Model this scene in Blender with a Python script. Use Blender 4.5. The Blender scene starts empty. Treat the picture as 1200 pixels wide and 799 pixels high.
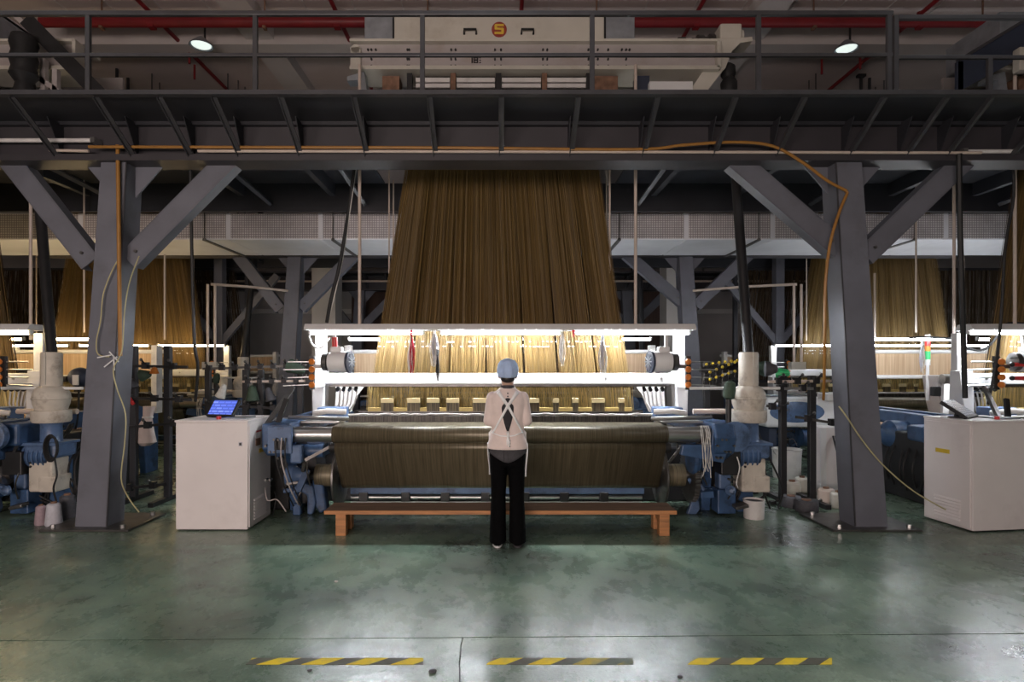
import bpy, bmesh, math, random
from mathutils import Vector, Matrix, Euler

SC = bpy.context.scene
COL = SC.collection
RN = random.Random(11)
PI = math.pi

# ------------------------------------------------------------------ camera
F, CX, CY, EYE = 700.0, 586.0, 426.0, 1.58        # focal length in px, vanishing point, eye height
cam_d = bpy.data.cameras.new('camera')
cam_d.sensor_width = 36.0
cam_d.sensor_fit = 'HORIZONTAL'
cam_d.lens = F / 1200.0 * 36.0
cam_d.shift_x = (600.0 - CX) / 1200.0
cam_d.shift_y = (CY - 399.5) / 1200.0
cam_d.clip_end = 200
cam = bpy.data.objects.new('camera', cam_d)
COL.objects.link(cam)
cam.location = (0, 0, EYE)
cam.rotation_euler = (PI / 2, 0, 0)
SC.camera = cam

# ------------------------------------------------------------------ world, view, lights
world = bpy.data.worlds.new('world')
SC.world = world
world.use_nodes = True
world.node_tree.nodes['Background'].inputs[0].default_value = (0.05, 0.055, 0.065, 1)
world.node_tree.nodes['Background'].inputs[1].default_value = 0.3
SC.view_settings.view_transform = 'Standard'
SC.view_settings.look = 'None'
SC.view_settings.gamma = 1.0
SC.view_settings.use_curve_mapping = False
SC.view_settings.exposure = 0.0
SC.cycles.use_denoising = True
SC.cycles.max_bounces = 7
SC.cycles.diffuse_bounces = 4
SC.cycles.sample_clamp_indirect = 4.0

TUBE_STRENGTH = 270.0
def area_light(name, loc, rot, sx, sy, power, color):
    d = bpy.data.lights.new(name, 'AREA')
    d.shape = 'RECTANGLE'; d.size = sx; d.size_y = sy; d.energy = power; d.color = color
    o = bpy.data.objects.new(name, d); COL.objects.link(o)
    o.location = loc; o.rotation_euler = rot
    return o
# added frontal light behind the camera, as if through assumed windows (built further down)
area_light('window_daylight', (-2.6, -4.35, 1.9), (PI / 2, 0, 0), 5.6, 1.6, 450, (1.0, 0.82, 0.76))
# lamps added over the aisle, out of view, to brighten the floor
AISLE_FILLS = [(-5.2, 3.6), (0.0, 3.6), (5.2, 3.6), (0.0, -2.0)]
for i, (hx, hy) in enumerate(AISLE_FILLS):
    d = bpy.data.lights.new('high_bay_bulb', 'SPOT')
    d.energy = 60; d.color = (0.86, 0.95, 1.0); d.spot_size = math.radians(118); d.spot_blend = 0.6; d.shadow_soft_size = 0.22
    o = bpy.data.objects.new('high_bay_bulb', d); COL.objects.link(o)
    o.location = (hx, hy, 6.62)

def at(px, py, Y):
    return Vector(((px - CX) / F * Y, Y, EYE - (py - CY) / F * Y))
def X_(px, Y): return (px - CX) / F * Y
def Z_(py, Y): return EYE - (py - CY) / F * Y

# ------------------------------------------------------------------ materials
def mat(name, rgb, rough=0.5, metal=0.0, var=0.18, scale=6.0, bump=0.0, stain=None, stain_amt=0.0, spec=0.5, detail=4.0, island=0.0, stretch=(1, 1, 1)):
    m = bpy.data.materials.new(name); m.use_nodes = True
    nt = m.node_tree; n = nt.nodes; l = nt.links
    b = n['Principled BSDF']
    b.inputs['Roughness'].default_value = rough
    b.inputs['Metallic'].default_value = metal
    b.inputs['Specular IOR Level'].default_value = spec
    tc = n.new('ShaderNodeTexCoord'); mp = n.new('ShaderNodeMapping')
    mp.inputs['Scale'].default_value = stretch
    l.new(tc.outputs['Object'], mp.inputs['Vector'])
    nz = n.new('ShaderNodeTexNoise'); nz.inputs['Scale'].default_value = scale; nz.inputs['Detail'].default_value = detail
    l.new(mp.outputs['Vector'], nz.inputs['Vector'])
    cr = n.new('ShaderNodeValToRGB')
    lo = [max(0, c * (1 - var)) for c in rgb]; hi = [min(1, c * (1 + var)) for c in rgb]
    cr.color_ramp.elements[0].position = 0.3; cr.color_ramp.elements[1].position = 0.7
    cr.color_ramp.elements[0].color = (*lo, 1); cr.color_ramp.elements[1].color = (*hi, 1)
    l.new(nz.outputs['Fac'], cr.inputs['Fac'])
    out = cr.outputs['Color']
    if stain:
        n2 = n.new('ShaderNodeTexNoise'); n2.inputs['Scale'].default_value = scale * 0.7; n2.inputs['Detail'].default_value = 8
        n2.inputs['Roughness'].default_value = 0.7
        l.new(mp.outputs['Vector'], n2.inputs['Vector'])
        r2 = n.new('ShaderNodeValToRGB'); r2.color_ramp.elements[0].position = 0.52; r2.color_ramp.elements[1].position = 0.72
        l.new(n2.outputs['Fac'], r2.inputs['Fac'])
        mu = n.new('ShaderNodeMath'); mu.operation = 'MULTIPLY'; mu.inputs[1].default_value = stain_amt
        l.new(r2.outputs['Color'], mu.inputs[0])
        mx = n.new('ShaderNodeMix'); mx.data_type = 'RGBA'
        l.new(mu.outputs[0], mx.inputs['Factor']); l.new(out, mx.inputs['A']); mx.inputs['B'].default_value = (*stain, 1)
        out = mx.outputs['Result']
    if island:
        g = n.new('ShaderNodeNewGeometry'); hs = n.new('ShaderNodeHueSaturation')
        mr = n.new('ShaderNodeMapRange'); mr.inputs['To Min'].default_value = 1 - island; mr.inputs['To Max'].default_value = 1 + island
        l.new(g.outputs['Random Per Island'], mr.inputs['Value']); l.new(mr.outputs[0], hs.inputs['Value']); l.new(out, hs.inputs['Color'])
        out = hs.outputs['Color']
    l.new(out, b.inputs['Base Color'])
    if bump:
        bp = n.new('ShaderNodeBump'); bp.inputs['Strength'].default_value = bump; bp.inputs['Distance'].default_value = 0.01
        l.new(nz.outputs['Fac'], bp.inputs['Height']); l.new(bp.outputs['Normal'], b.inputs['Normal'])
    return m

def emit(name, rgb, s):
    m = bpy.data.materials.new(name); m.use_nodes = True
    b = m.node_tree.nodes['Principled BSDF']
    b.inputs['Base Color'].default_value = (*rgb, 1)
    b.inputs['Emission Color'].default_value = (*rgb, 1); b.inputs['Emission Strength'].default_value = s
    return m

def floor_mat():
    m = bpy.data.materials.new('green_epoxy'); m.use_nodes = True
    nt = m.node_tree; n = nt.nodes; l = nt.links; b = n['Principled BSDF']
    g = n.new('ShaderNodeNewGeometry')
    def noise(s, d, r=0.55, dist=0.0, sc=(1, 1, 1)):
        mp = n.new('ShaderNodeMapping'); mp.inputs['Scale'].default_value = sc
        l.new(g.outputs['Position'], mp.inputs['Vector'])
        t = n.new('ShaderNodeTexNoise'); t.inputs['Scale'].default_value = s; t.inputs['Detail'].default_value = d
        t.inputs['Roughness'].default_value = r; t.inputs['Distortion'].default_value = dist
        l.new(mp.outputs['Vector'], t.inputs['Vector']); return t
    def ramp(src, p0, c0, p1, c1, mid=None):
        r = n.new('ShaderNodeValToRGB'); e = r.color_ramp.elements
        e[0].position = p0; e[0].color = (*c0, 1); e[1].position = p1; e[1].color = (*c1, 1)
        if mid:
            q = e.new(mid[0]); q.color = (*mid[1], 1)
        l.new(src, r.inputs['Fac']); return r
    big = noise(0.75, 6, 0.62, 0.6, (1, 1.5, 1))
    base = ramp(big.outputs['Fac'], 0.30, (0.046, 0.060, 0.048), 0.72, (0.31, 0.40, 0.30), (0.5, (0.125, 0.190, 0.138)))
    wear = noise(4.0, 9, 0.72, 0.25, (1, 0.7, 1))
    wr = ramp(wear.outputs['Fac'], 0.50, (0, 0, 0), 0.72, (1, 1, 1))
    mx = n.new('ShaderNodeMix'); mx.data_type = 'RGBA'
    mf = n.new('ShaderNodeMath'); mf.operation = 'MULTIPLY'; mf.inputs[1].default_value = 0.38
    l.new(wr.outputs['Color'], mf.inputs[0]); l.new(mf.outputs[0], mx.inputs['Factor'])
    l.new(base.outputs['Color'], mx.inputs['A']); mx.inputs['B'].default_value = (0.29, 0.36, 0.26, 1)
    dirt = noise(1.7, 7, 0.7, 0.4)
    dr = ramp(dirt.outputs['Fac'], 0.52, (0, 0, 0), 0.74, (1, 1, 1))
    m2 = n.new('ShaderNodeMix'); m2.data_type = 'RGBA'
    mf2 = n.new('ShaderNodeMath'); mf2.operation = 'MULTIPLY'; mf2.inputs[1].default_value = 0.6
    l.new(dr.outputs['Color'], mf2.inputs[0]); l.new(mf2.outputs[0], m2.inputs['Factor'])
    l.new(mx.outputs['Result'], m2.inputs['A']); m2.inputs['B'].default_value = (0.055, 0.047, 0.040, 1)
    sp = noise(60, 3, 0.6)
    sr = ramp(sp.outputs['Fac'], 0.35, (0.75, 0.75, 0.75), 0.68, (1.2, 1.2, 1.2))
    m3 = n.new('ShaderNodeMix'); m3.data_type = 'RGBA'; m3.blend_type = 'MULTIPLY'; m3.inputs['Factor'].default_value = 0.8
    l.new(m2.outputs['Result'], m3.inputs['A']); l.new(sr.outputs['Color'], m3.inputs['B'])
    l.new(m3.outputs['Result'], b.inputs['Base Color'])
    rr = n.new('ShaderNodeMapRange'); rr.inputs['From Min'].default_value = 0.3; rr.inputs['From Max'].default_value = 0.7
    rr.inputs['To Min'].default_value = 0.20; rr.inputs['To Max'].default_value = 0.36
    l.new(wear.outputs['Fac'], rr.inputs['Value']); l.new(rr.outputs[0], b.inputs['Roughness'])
    b.inputs['Specular IOR Level'].default_value = 0.42
    bp = n.new('ShaderNodeBump'); bp.inputs['Strength'].default_value = 0.09; bp.inputs['Distance'].default_value = 0.01
    l.new(sp.outputs['Fac'], bp.inputs['Height']); l.new(bp.outputs['Normal'], b.inputs['Normal'])
    return m

def stripes(name, c1, c2, axis, scale, rough=0.5, metal=0.0, noise=0.35, spec=0.5, coord='Object', bump=0.0, second=None):
    """fine thread / rib pattern running across one axis"""
    m = bpy.data.materials.new(name); m.use_nodes = True
    nt = m.node_tree; n = nt.nodes; l = nt.links; b = n['Principled BSDF']
    b.inputs['Roughness'].default_value = rough; b.inputs['Metallic'].default_value = metal; b.inputs['Specular IOR Level'].default_value = spec
    tc = n.new('ShaderNodeTexCoord'); mp = n.new('ShaderNodeMapping')
    sc = [0.02, 0.02, 0.02]; sc['XYZ'.index(axis)] = 1.0
    mp.inputs['Scale'].default_value = sc
    l.new(tc.outputs[coord], mp.inputs['Vector'])
    nz = n.new('ShaderNodeTexNoise'); nz.inputs['Scale'].default_value = scale; nz.inputs['Detail'].default_value = 3; nz.inputs['Roughness'].default_value = 0.8
    l.new(mp.outputs['Vector'], nz.inputs['Vector'])
    cr = n.new('ShaderNodeValToRGB')
    cr.color_ramp.elements[0].position = 0.5 - noise / 2; cr.color_ramp.elements[1].position = 0.5 + noise / 2
    cr.color_ramp.elements[0].color = (*c1, 1); cr.color_ramp.elements[1].color = (*c2, 1)
    l.new(nz.outputs['Fac'], cr.inputs['Fac']); l.new(cr.outputs['Color'], b.inputs['Base Color'])
    if bump:
        bp = n.new('ShaderNodeBump'); bp.inputs['Strength'].default_value = bump; bp.inputs['Distance'].default_value = 0.004
        l.new(nz.outputs['Fac'], bp.inputs['Height']); l.new(bp.outputs['Normal'], b.inputs['Normal'])
    return m

def grid_foil():
    """foil faced duct wrap with a fine square mesh"""
    m = mat('foil_mesh', (0.74, 0.70, 0.70), 0.5, 0.1, 0.12, 5)
    nt = m.node_tree; n = nt.nodes; l = nt.links; b = n['Principled BSDF']
    tc = n.new('ShaderNodeTexCoord')
    br = n.new('ShaderNodeTexBrick'); br.offset = 0.0; br.inputs['Scale'].default_value = 1.0
    br.inputs['Brick Width'].default_value = 0.035; br.inputs['Row Height'].default_value = 0.035; br.inputs['Mortar Size'].default_value = 0.006
    br.inputs['Color1'].default_value = (1, 1, 1, 1); br.inputs['Color2'].default_value = (0.9, 0.9, 0.9, 1); br.inputs['Mortar'].default_value = (0.35, 0.33, 0.34, 1)
    mp = n.new('ShaderNodeMapping'); mp.inputs['Rotation'].default_value = (PI / 2, 0, 0)
    l.new(tc.outputs['Object'], mp.inputs['Vector']); l.new(mp.outputs['Vector'], br.inputs['Vector'])
    src = b.inputs['Base Color'].links[0].from_socket
    mx = n.new('ShaderNodeMix'); mx.data_type = 'RGBA'; mx.blend_type = 'MULTIPLY'; mx.inputs['Factor'].default_value = 0.85
    l.new(src, mx.inputs['A']); l.new(br.outputs['Color'], mx.inputs['B']); l.new(mx.outputs['Result'], b.inputs['Base Color'])
    return m

def tape_mat(name, fade0, fade1):
    """yellow tape with slanted dark bars, worn away between fade0 and fade1 along its length"""
    m = bpy.data.materials.new(name); m.use_nodes = True
    nt = m.node_tree; n = nt.nodes; l = nt.links; b = n['Principled BSDF']; b.inputs['Roughness'].default_value = 0.65; b.inputs['Specular IOR Level'].default_value = 0.25
    tc = n.new('ShaderNodeTexCoord'); sx = n.new('ShaderNodeSeparateXYZ'); l.new(tc.outputs['Object'], sx.inputs[0])
    def mth(op, a, bb=None):
        t = n.new('ShaderNodeMath'); t.operation = op
        for i, v in enumerate((a, bb)):
            if v is None: continue
            if isinstance(v, (int, float)): t.inputs[i].default_value = v
            else: l.new(v, t.inputs[i])
        return t.outputs[0]
    s = mth('ADD', sx.outputs['X'], mth('MULTIPLY', sx.outputs['Y'], -1.3))
    f = mth('FRACT', mth('DIVIDE', mth('ADD', s, 10.0), 0.235))
    g = mth('GREATER_THAN', f, 0.52)
    mx = n.new('ShaderNodeMix'); mx.data_type = 'RGBA'
    l.new(g, mx.inputs['Factor']); mx.inputs['A'].default_value = (0.88, 0.66, 0.02, 1); mx.inputs['B'].default_value = (0.10, 0.095, 0.07, 1)
    nz = n.new('ShaderNodeTexNoise'); nz.inputs['Scale'].default_value = 16; nz.inputs['Detail'].default_value = 6
    l.new(tc.outputs['Object'], nz.inputs['Vector'])
    mr = n.new('ShaderNodeMapRange'); mr.inputs['From Min'].default_value = fade0; mr.inputs['From Max'].default_value = fade1
    l.new(sx.outputs['X'], mr.inputs['Value'])
    w = mth('ADD', mth('MULTIPLY', mth('SUBTRACT', nz.outputs['Fac'], 0.45), 1.1), mr.outputs[0]); 
    cl = n.new('ShaderNodeClamp'); l.new(w, cl.inputs[0])
    m2 = n.new('ShaderNodeMix'); m2.data_type = 'RGBA'
    l.new(cl.outputs[0], m2.inputs['Factor']); l.new(mx.outputs['Result'], m2.inputs['A']); m2.inputs['B'].default_value = (0.16, 0.20, 0.16, 1)
    l.new(m2.outputs['Result'], b.inputs['Base Color'])
    return m

def screen_mat(name, c1, c2, s):
    m = bpy.data.materials.new(name); m.use_nodes = True
    nt = m.node_tree; n = nt.nodes; l = nt.links; b = n['Principled BSDF']
    tc = n.new('ShaderNodeTexCoord')
    br = n.new('ShaderNodeTexBrick'); br.inputs['Scale'].default_value = 1; br.inputs['Brick Width'].default_value = 0.07; br.inputs['Row Height'].default_value = 0.022
    br.inputs['Mortar Size'].default_value = 0.006
    br.inputs['Color1'].default_value = (*c1, 1); br.inputs['Color2'].default_value = (*c2, 1); br.inputs['Mortar'].default_value = (*[c * 0.7 for c in c1], 1)
    l.new(tc.outputs['Object'], br.inputs['Vector'])
    l.new(br.outputs['Color'], b.inputs['Emission Color']); b.inputs['Emission Strength'].default_value = s
    b.inputs['Base Color'].default_value = (0.02, 0.02, 0.03, 1); b.inputs['Roughness'].default_value = 0.2
    return m

M = {}
M['floor'] = floor_mat()
M['under'] = mat('joint_filler', (0.03, 0.03, 0.028), 0.9)
M['concrete'] = mat('painted_concrete', (0.50, 0.49, 0.50), 0.85, 0, 0.08, 1.2)
M['pillar'] = mat('pillar_plaster', (0.58, 0.55, 0.52), 0.85, 0, 0.08, 1.5)
M['ceiling'] = mat('ceiling_paint', (0.60, 0.515, 0.485), 0.9, 0, 0.08, 0.9)
M['ceil_beam'] = mat('beam_paint', (0.60, 0.56, 0.54), 0.9, 0, 0.06, 1.0)
M['brown_door'] = stripes('brown_door', (0.055, 0.030, 0.024), (0.10, 0.055, 0.04), 'X', 6, 0.7)
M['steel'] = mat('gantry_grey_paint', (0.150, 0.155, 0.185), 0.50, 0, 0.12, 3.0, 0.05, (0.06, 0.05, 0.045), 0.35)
M['beam'] = mat('beam_grey_paint', (0.046, 0.042, 0.048), 0.5, 0, 0.12, 3.0)  # darker than the columns: light fading with height is put into the colour
M['steel_dk'] = mat('dark_grey_paint', (0.030, 0.031, 0.038), 0.5, 0, 0.15, 3.0)
M['rail'] = mat('rail_paint', (0.066, 0.065, 0.072), 0.4, 0.2, 0.15, 5)  # brackets and railing darkened likewise, for the weaker light up there
M['black'] = mat('black_paint', (0.018, 0.018, 0.02), 0.45, 0, 0.2, 8)
M['rubber'] = mat('black_rubber', (0.014, 0.014, 0.015), 0.6, 0, 0.2, 10)
M['red_pipe'] = mat('red_pipe_paint', (0.20, 0.012, 0.016), 0.45, 0, 0.15, 3)
M['cream'] = mat('cream_enamel', (0.60, 0.57, 0.50), 0.45, 0, 0.06, 3, 0, (0.30, 0.24, 0.17), 0.35)
M['cream_dirty'] = mat('dirty_cream_casting', (0.60, 0.55, 0.47), 0.55, 0, 0.10, 8, 0.1, (0.20, 0.15, 0.11), 0.75)
M['galv'] = mat('galvanised_sheet', (0.36, 0.39, 0.43), 0.38, 0.55, 0.18, 7)
M['pinkgrey'] = mat('grey_frame_enamel', (0.46, 0.42, 0.41), 0.5, 0, 0.08, 3, 0, (0.26, 0.15, 0.07), 0.35)
M['rust'] = mat('rusty_steel', (0.20, 0.11, 0.07), 0.8, 0, 0.35, 14, 0.2)
M['white'] = mat('white_enamel', (0.78, 0.78, 0.78), 0.4, 0, 0.05, 3)
M['white_dirty'] = mat('worn_white_enamel', (0.70, 0.68, 0.66), 0.5, 0, 0.10, 6, 0, (0.35, 0.30, 0.26), 0.45)
M['cabinet'] = mat('cabinet_paint', (0.80, 0.75, 0.74), 0.5, 0, 0.04, 2.5, 0, (0.55, 0.50, 0.47), 0.35)
M['blue'] = mat('loom_blue_enamel', (0.045, 0.095, 0.20), 0.38, 0, 0.25, 7, 0.06, (0.012, 0.013, 0.018), 0.9)
M['blue_lt'] = mat('pale_blue_enamel', (0.10, 0.165, 0.30), 0.4, 0, 0.2, 7, 0.05, (0.02, 0.02, 0.025), 0.85)
M['navy'] = mat('navy_panel', (0.035, 0.045, 0.075), 0.45, 0, 0.15, 4)
M['metal'] = mat('brushed_steel', (0.50, 0.49, 0.48), 0.28, 0.9, 0.12, 4, 0, stretch=(0.3, 8, 8))
M['metal_dk'] = mat('oily_steel', (0.16, 0.155, 0.15), 0.4, 0.8, 0.25, 9, 0, (0.10, 0.06, 0.03), 0.5)
M['brass'] = stripes('wound_yarn_drum', (0.10, 0.09, 0.06), (0.30, 0.25, 0.16), 'X', 60, 0.45, 0.3)
M['comb'] = stripes('comb_wires', (0.02, 0.016, 0.010), (0.20, 0.16, 0.08), 'X', 90, 0.5, 0.1, 0.3)
M['cloth'] = stripes('woven_cloth', (0.070, 0.058, 0.032), (0.215, 0.178, 0.115), 'X', 60, 0.36, 0.25, 0.5, 0.5)
M['reed'] = stripes('reed_wires', (0.008, 0.008, 0.007), (0.065, 0.058, 0.05), 'X', 70, 0.4, 0.4, 0.25)
M['harness'] = mat('harness_cord', (0.178, 0.110, 0.033), 0.55, 0, 0.10, 2, 0, island=0.38)
M['harness_core'] = mat('harness_core_cord', (0.050, 0.030, 0.012), 0.6, 0, 0.10, 2, 0, island=0.3)  # cord colour darkened so harness gaps look shaded; also used on the thread curtains
M['harness_lo'] = mat('harness_eye_wires', (0.78, 0.63, 0.27), 0.5, 0, 0.1, 2, 0, island=0.5)
M['warp'] = stripes('warp_threads', (0.40, 0.26, 0.15), (0.62, 0.46, 0.30), 'X', 40, 0.6)
M['block'] = mat('pale_wood_block', (0.62, 0.50, 0.26), 0.55, 0, 0.10, 9)
M['block_y'] = mat('yellow_wood_block', (0.50, 0.36, 0.12), 0.55, 0, 0.10, 9)
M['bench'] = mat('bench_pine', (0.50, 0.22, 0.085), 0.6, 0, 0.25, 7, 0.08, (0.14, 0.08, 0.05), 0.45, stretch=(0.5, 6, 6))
M['bench_top'] = mat('bench_worn_top', (0.20, 0.125, 0.085), 0.65, 0, 0.25, 7, 0.08, (0.08, 0.06, 0.05), 0.5, stretch=(0.5, 6, 6))  # seat darker than the front edge: grazing light put into the colour
M['foil'] = grid_foil()
M['duct'] = mat('duct_foil_smooth', (0.84, 0.84, 0.88), 0.45, 0.05, 0.08, 1.5, 0.1)
M['orange'] = mat('orange_hose', (0.36, 0.17, 0.035), 0.45, 0, 0.1, 8)
M['orange_p'] = mat('orange_plastic', (0.65, 0.20, 0.03), 0.4, 0, 0.1, 8)
M['yellow_p'] = mat('yellow_plastic', (0.70, 0.50, 0.05), 0.4, 0, 0.1, 8)
M['wire_y'] = mat('pale_yellow_wire', (0.50, 0.45, 0.25), 0.5)
M['wire_w'] = mat('white_wire', (0.66, 0.64, 0.60), 0.5)
M['conduit'] = mat('pale_conduit', (0.62, 0.52, 0.45), 0.45, 0, 0.08, 6)
M['skin'] = mat('skin', (0.55, 0.34, 0.25), 0.5, 0, 0.08, 20)
M['hair'] = mat('black_hair', (0.012, 0.010, 0.010), 0.45, 0, 0.4, 60)
M['coat'] = mat('white_cotton', (0.80, 0.67, 0.625), 0.8, 0, 0.05, 16, 0.12)
M['strap'] = mat('white_ribbon', (0.96, 0.955, 0.95), 0.75)
M['shirt'] = mat('black_shirt', (0.020, 0.018, 0.022), 0.75, 0, 0.2, 20)
M['shirt_grey'] = mat('charcoal_jersey', (0.055, 0.052, 0.058), 0.8, 0, 0.2, 30)
M['trouser'] = mat('black_trousers', (0.003, 0.003, 0.0035), 0.9, 0, 0.2, 20, spec=0.08)
M['cap'] = mat('pale_blue_cap', (0.42, 0.55, 0.80), 0.8, 0, 0.10, 20, 0.15)
M['red'] = mat('red_yarn', (0.55, 0.02, 0.04), 0.7, 0, 0.25, 30, island=0.4)
M['red_p'] = mat('red_plastic', (0.55, 0.03, 0.03), 0.35)
M['green_p'] = mat('green_plastic', (0.04, 0.42, 0.14), 0.35)
M['white_yarn'] = mat('white_yarn', (0.74, 0.72, 0.68), 0.8, 0, 0.12, 30, island=0.25)
M['black_yarn'] = mat('black_yarn', (0.02, 0.02, 0.022), 0.7, 0, 0.3, 30)
M['green_yarn'] = mat('dark_green_yarn', (0.045, 0.075, 0.05), 0.7, 0, 0.2, 20)
M['mauve_yarn'] = mat('mauve_yarn', (0.36, 0.27, 0.30), 0.7, 0, 0.15, 30)
M['grey_yarn'] = mat('pale_grey_yarn', (0.55, 0.55, 0.60), 0.7, 0, 0.1, 30)
M['dark_yarn'] = mat('dark_grey_yarn', (0.07, 0.07, 0.08), 0.7, 0, 0.2, 30)
M['emblem_r'] = mat('emblem_red', (0.32, 0.05, 0.035), 0.5, 0, 0.1, 20)
M['emblem_y'] = mat('emblem_yellow', (0.75, 0.50, 0.06), 0.5, 0, 0.1, 20)
M['label_w'] = mat('paper_label', (0.72, 0.70, 0.68), 0.7)
M['tube'] = emit('fluorescent_tube', (0.90, 0.945, 1.0), TUBE_STRENGTH)
M['tube_far'] = emit('distant_fluorescent_tube', (0.90, 0.945, 1.0), 50.0)
M['tube_warm'] = emit('warm_fluorescent_tube', (1.0, 0.74, 0.40), 42.0)
M['tube_off'] = mat('unlit_tube', (0.75, 0.73, 0.72), 0.35)
M['bulb'] = emit('high_bay_glow', (0.88, 1.0, 0.94), 0.9)
M['work_bulb'] = emit('work_lamp_glow', (1.0, 0.93, 0.78), 3.0)
M['screen_blue'] = screen_mat('blue_screen', (0.10, 0.16, 0.75), (0.22, 0.30, 0.95), 1.3)
M['screen_white'] = screen_mat('pale_screen', (0.45, 0.47, 0.55), (0.6, 0.6, 0.66), 0.45)

# ------------------------------------------------------------------ mesh building
class MB:
    def __init__(s): s.bm = bmesh.new()
    def _new(s, vs, Mx):
        for v in vs: v.co = Mx @ v.co
    def box(s, c, size, rot=(0, 0, 0)):
        r = bmesh.ops.create_cube(s.bm, size=1.0)
        s._new(r['verts'], Matrix.Translation(Vector(c)) @ Euler(rot).to_matrix().to_4x4() @ Matrix.Diagonal((*size, 1)))
        return s
    def b2(s, x0, x1, y0, y1, z0, z1):
        return s.box(((x0 + x1) / 2, (y0 + y1) / 2, (z0 + z1) / 2), (abs(x1 - x0), abs(y1 - y0), abs(z1 - z0)))
    def bar(s, p0, p1, w, d, up=(0, 1, 0)):
        """rectangular bar from p0 to p1, w across and d along 'up'"""
        p0, p1 = Vector(p0), Vector(p1); z = (p1 - p0).normalized(); y = Vector(up); x = y.cross(z).normalized(); y = z.cross(x)
        r = bmesh.ops.create_cube(s.bm, size=1.0)
        R = Matrix((x, y, z)).transposed().to_4x4()
        s._new(r['verts'], Matrix.Translation((p0 + p1) / 2) @ R @ Matrix.Diagonal((w, d, (p1 - p0).length, 1)))
        return s
    def cyl(s, p0, p1, r, r2=None, n=14):
        p0, p1 = Vector(p0), Vector(p1); d = p1 - p0
        q = bmesh.ops.create_cone(s.bm, cap_ends=True, segments=n, radius1=r, radius2=r if r2 is None else r2, depth=d.length)
        s._new(q['verts'], Matrix.Translation((p0 + p1) / 2) @ d.to_track_quat('Z', 'Y').to_matrix().to_4x4())
        return s
    def sph(s, c, r, n=12, rot=(0, 0, 0)):
        if not hasattr(r, '__len__'): r = (r, r, r)
        q = bmesh.ops.create_uvsphere(s.bm, u_segments=n, v_segments=max(6, n * 2 // 3), radius=1.0)
        s._new(q['verts'], Matrix.Translation(Vector(c)) @ Euler(rot).to_matrix().to_4x4() @ Matrix.Diagonal((*r, 1)))
        return s
    def capsule(s, p0, r0, p1, r1, n=12):
        s.cyl(p0, p1, r0, r1, n); s.sph(p0, r0, n); s.sph(p1, r1, n); return s
    def lathe(s, prof, origin, axis=(0, 0, 1), n=20):
        """prof: (radius, distance along axis)"""
        Q = Vector(axis).to_track_quat('Z', 'Y').to_matrix(); o = Vector(origin); rings = []
        for r, t in prof:
            rings.append([s.bm.verts.new(o + Q @ Vector((r * math.cos(2 * PI * k / n), r * math.sin(2 * PI * k / n), t))) for k in range(n)])
        for a, b in zip(rings, rings[1:]):
            for k in range(n):
                s.bm.faces.new((a[k], a[(k + 1) % n], b[(k + 1) % n], b[k]))
        s.bm.faces.new(list(reversed(rings[0]))); s.bm.faces.new(rings[-1])
        return s
    def tube(s, pts, r, n=7, r2=None):
        pts = [Vector(p) for p in pts]; rings = []; up = None
        for i, p in enumerate(pts):
            t = (pts[min(i + 1, len(pts) - 1)] - pts[max(i - 1, 0)]).normalized()
            if up is None:
                up = Vector((0, 0, 1)) if abs(t.z) < 0.9 else Vector((1, 0, 0))
            u = (up - t * up.dot(t)).normalized(); v = t.cross(u); up = u
            rr = r if r2 is None else r + (r2 - r) * i / (len(pts) - 1)
            rings.append([s.bm.verts.new(p + (u * math.cos(2 * PI * k / n) + v * math.sin(2 * PI * k / n)) * rr) for k in range(n)])
        for a, b in zip(rings, rings[1:]):
            for k in range(n):
                s.bm.faces.new((a[k], a[(k + 1) % n], b[(k + 1) % n], b[k]))
        s.bm.faces.new(list(reversed(rings[0]))); s.bm.faces.new(rings[-1])
        return s
    def prism(s, poly, axis, a0, a1):
        """poly in the plane across the axis: X -> (y,z), Y -> (x,z), Z -> (x,y)"""
        def P(u, v, a): return Vector({'X': (a, u, v), 'Y': (u, a, v), 'Z': (u, v, a)}[axis])
        A = [s.bm.verts.new(P(u, v, a0)) for u, v in poly]; B = [s.bm.verts.new(P(u, v, a1)) for u, v in poly]
        n = len(poly)
        for k in range(n): s.bm.faces.new((A[k], A[(k + 1) % n], B[(k + 1) % n], B[k]))
        s.bm.faces.new(list(reversed(A))); s.bm.faces.new(B)
        return s
    def hexa(s, lo, hi):
        """eight corner solid: lo and hi each four points in order"""
        A = [s.bm.verts.new(Vector(p)) for p in lo]; B = [s.bm.verts.new(Vector(p)) for p in hi]
        for k in range(4): s.bm.faces.new((A[k], A[(k + 1) % 4], B[(k + 1) % 4], B[k]))
        s.bm.faces.new(list(reversed(A))); s.bm.faces.new(B); return s
    def loft(s, rings, n=28, p=2.0):
        """rings: (cx,cy,z,rx,ry) stacked closed rings, capped"""
        R = []
        for cx, cy, z, rx, ry in rings:
            ring = []
            for k in range(n):
                a = 2 * PI * k / n; c, q = math.cos(a), math.sin(a)
                ring.append(s.bm.verts.new((cx + rx * math.copysign(abs(c) ** (2 / p), c), cy + ry * math.copysign(abs(q) ** (2 / p), q), z)))
            R.append(ring)
        for a, b in zip(R, R[1:]):
            for k in range(n): s.bm.faces.new((a[k], a[(k + 1) % n], b[(k + 1) % n], b[k]))
        s.bm.faces.new(list(reversed(R[0]))); s.bm.faces.new(R[-1]); return s
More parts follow.
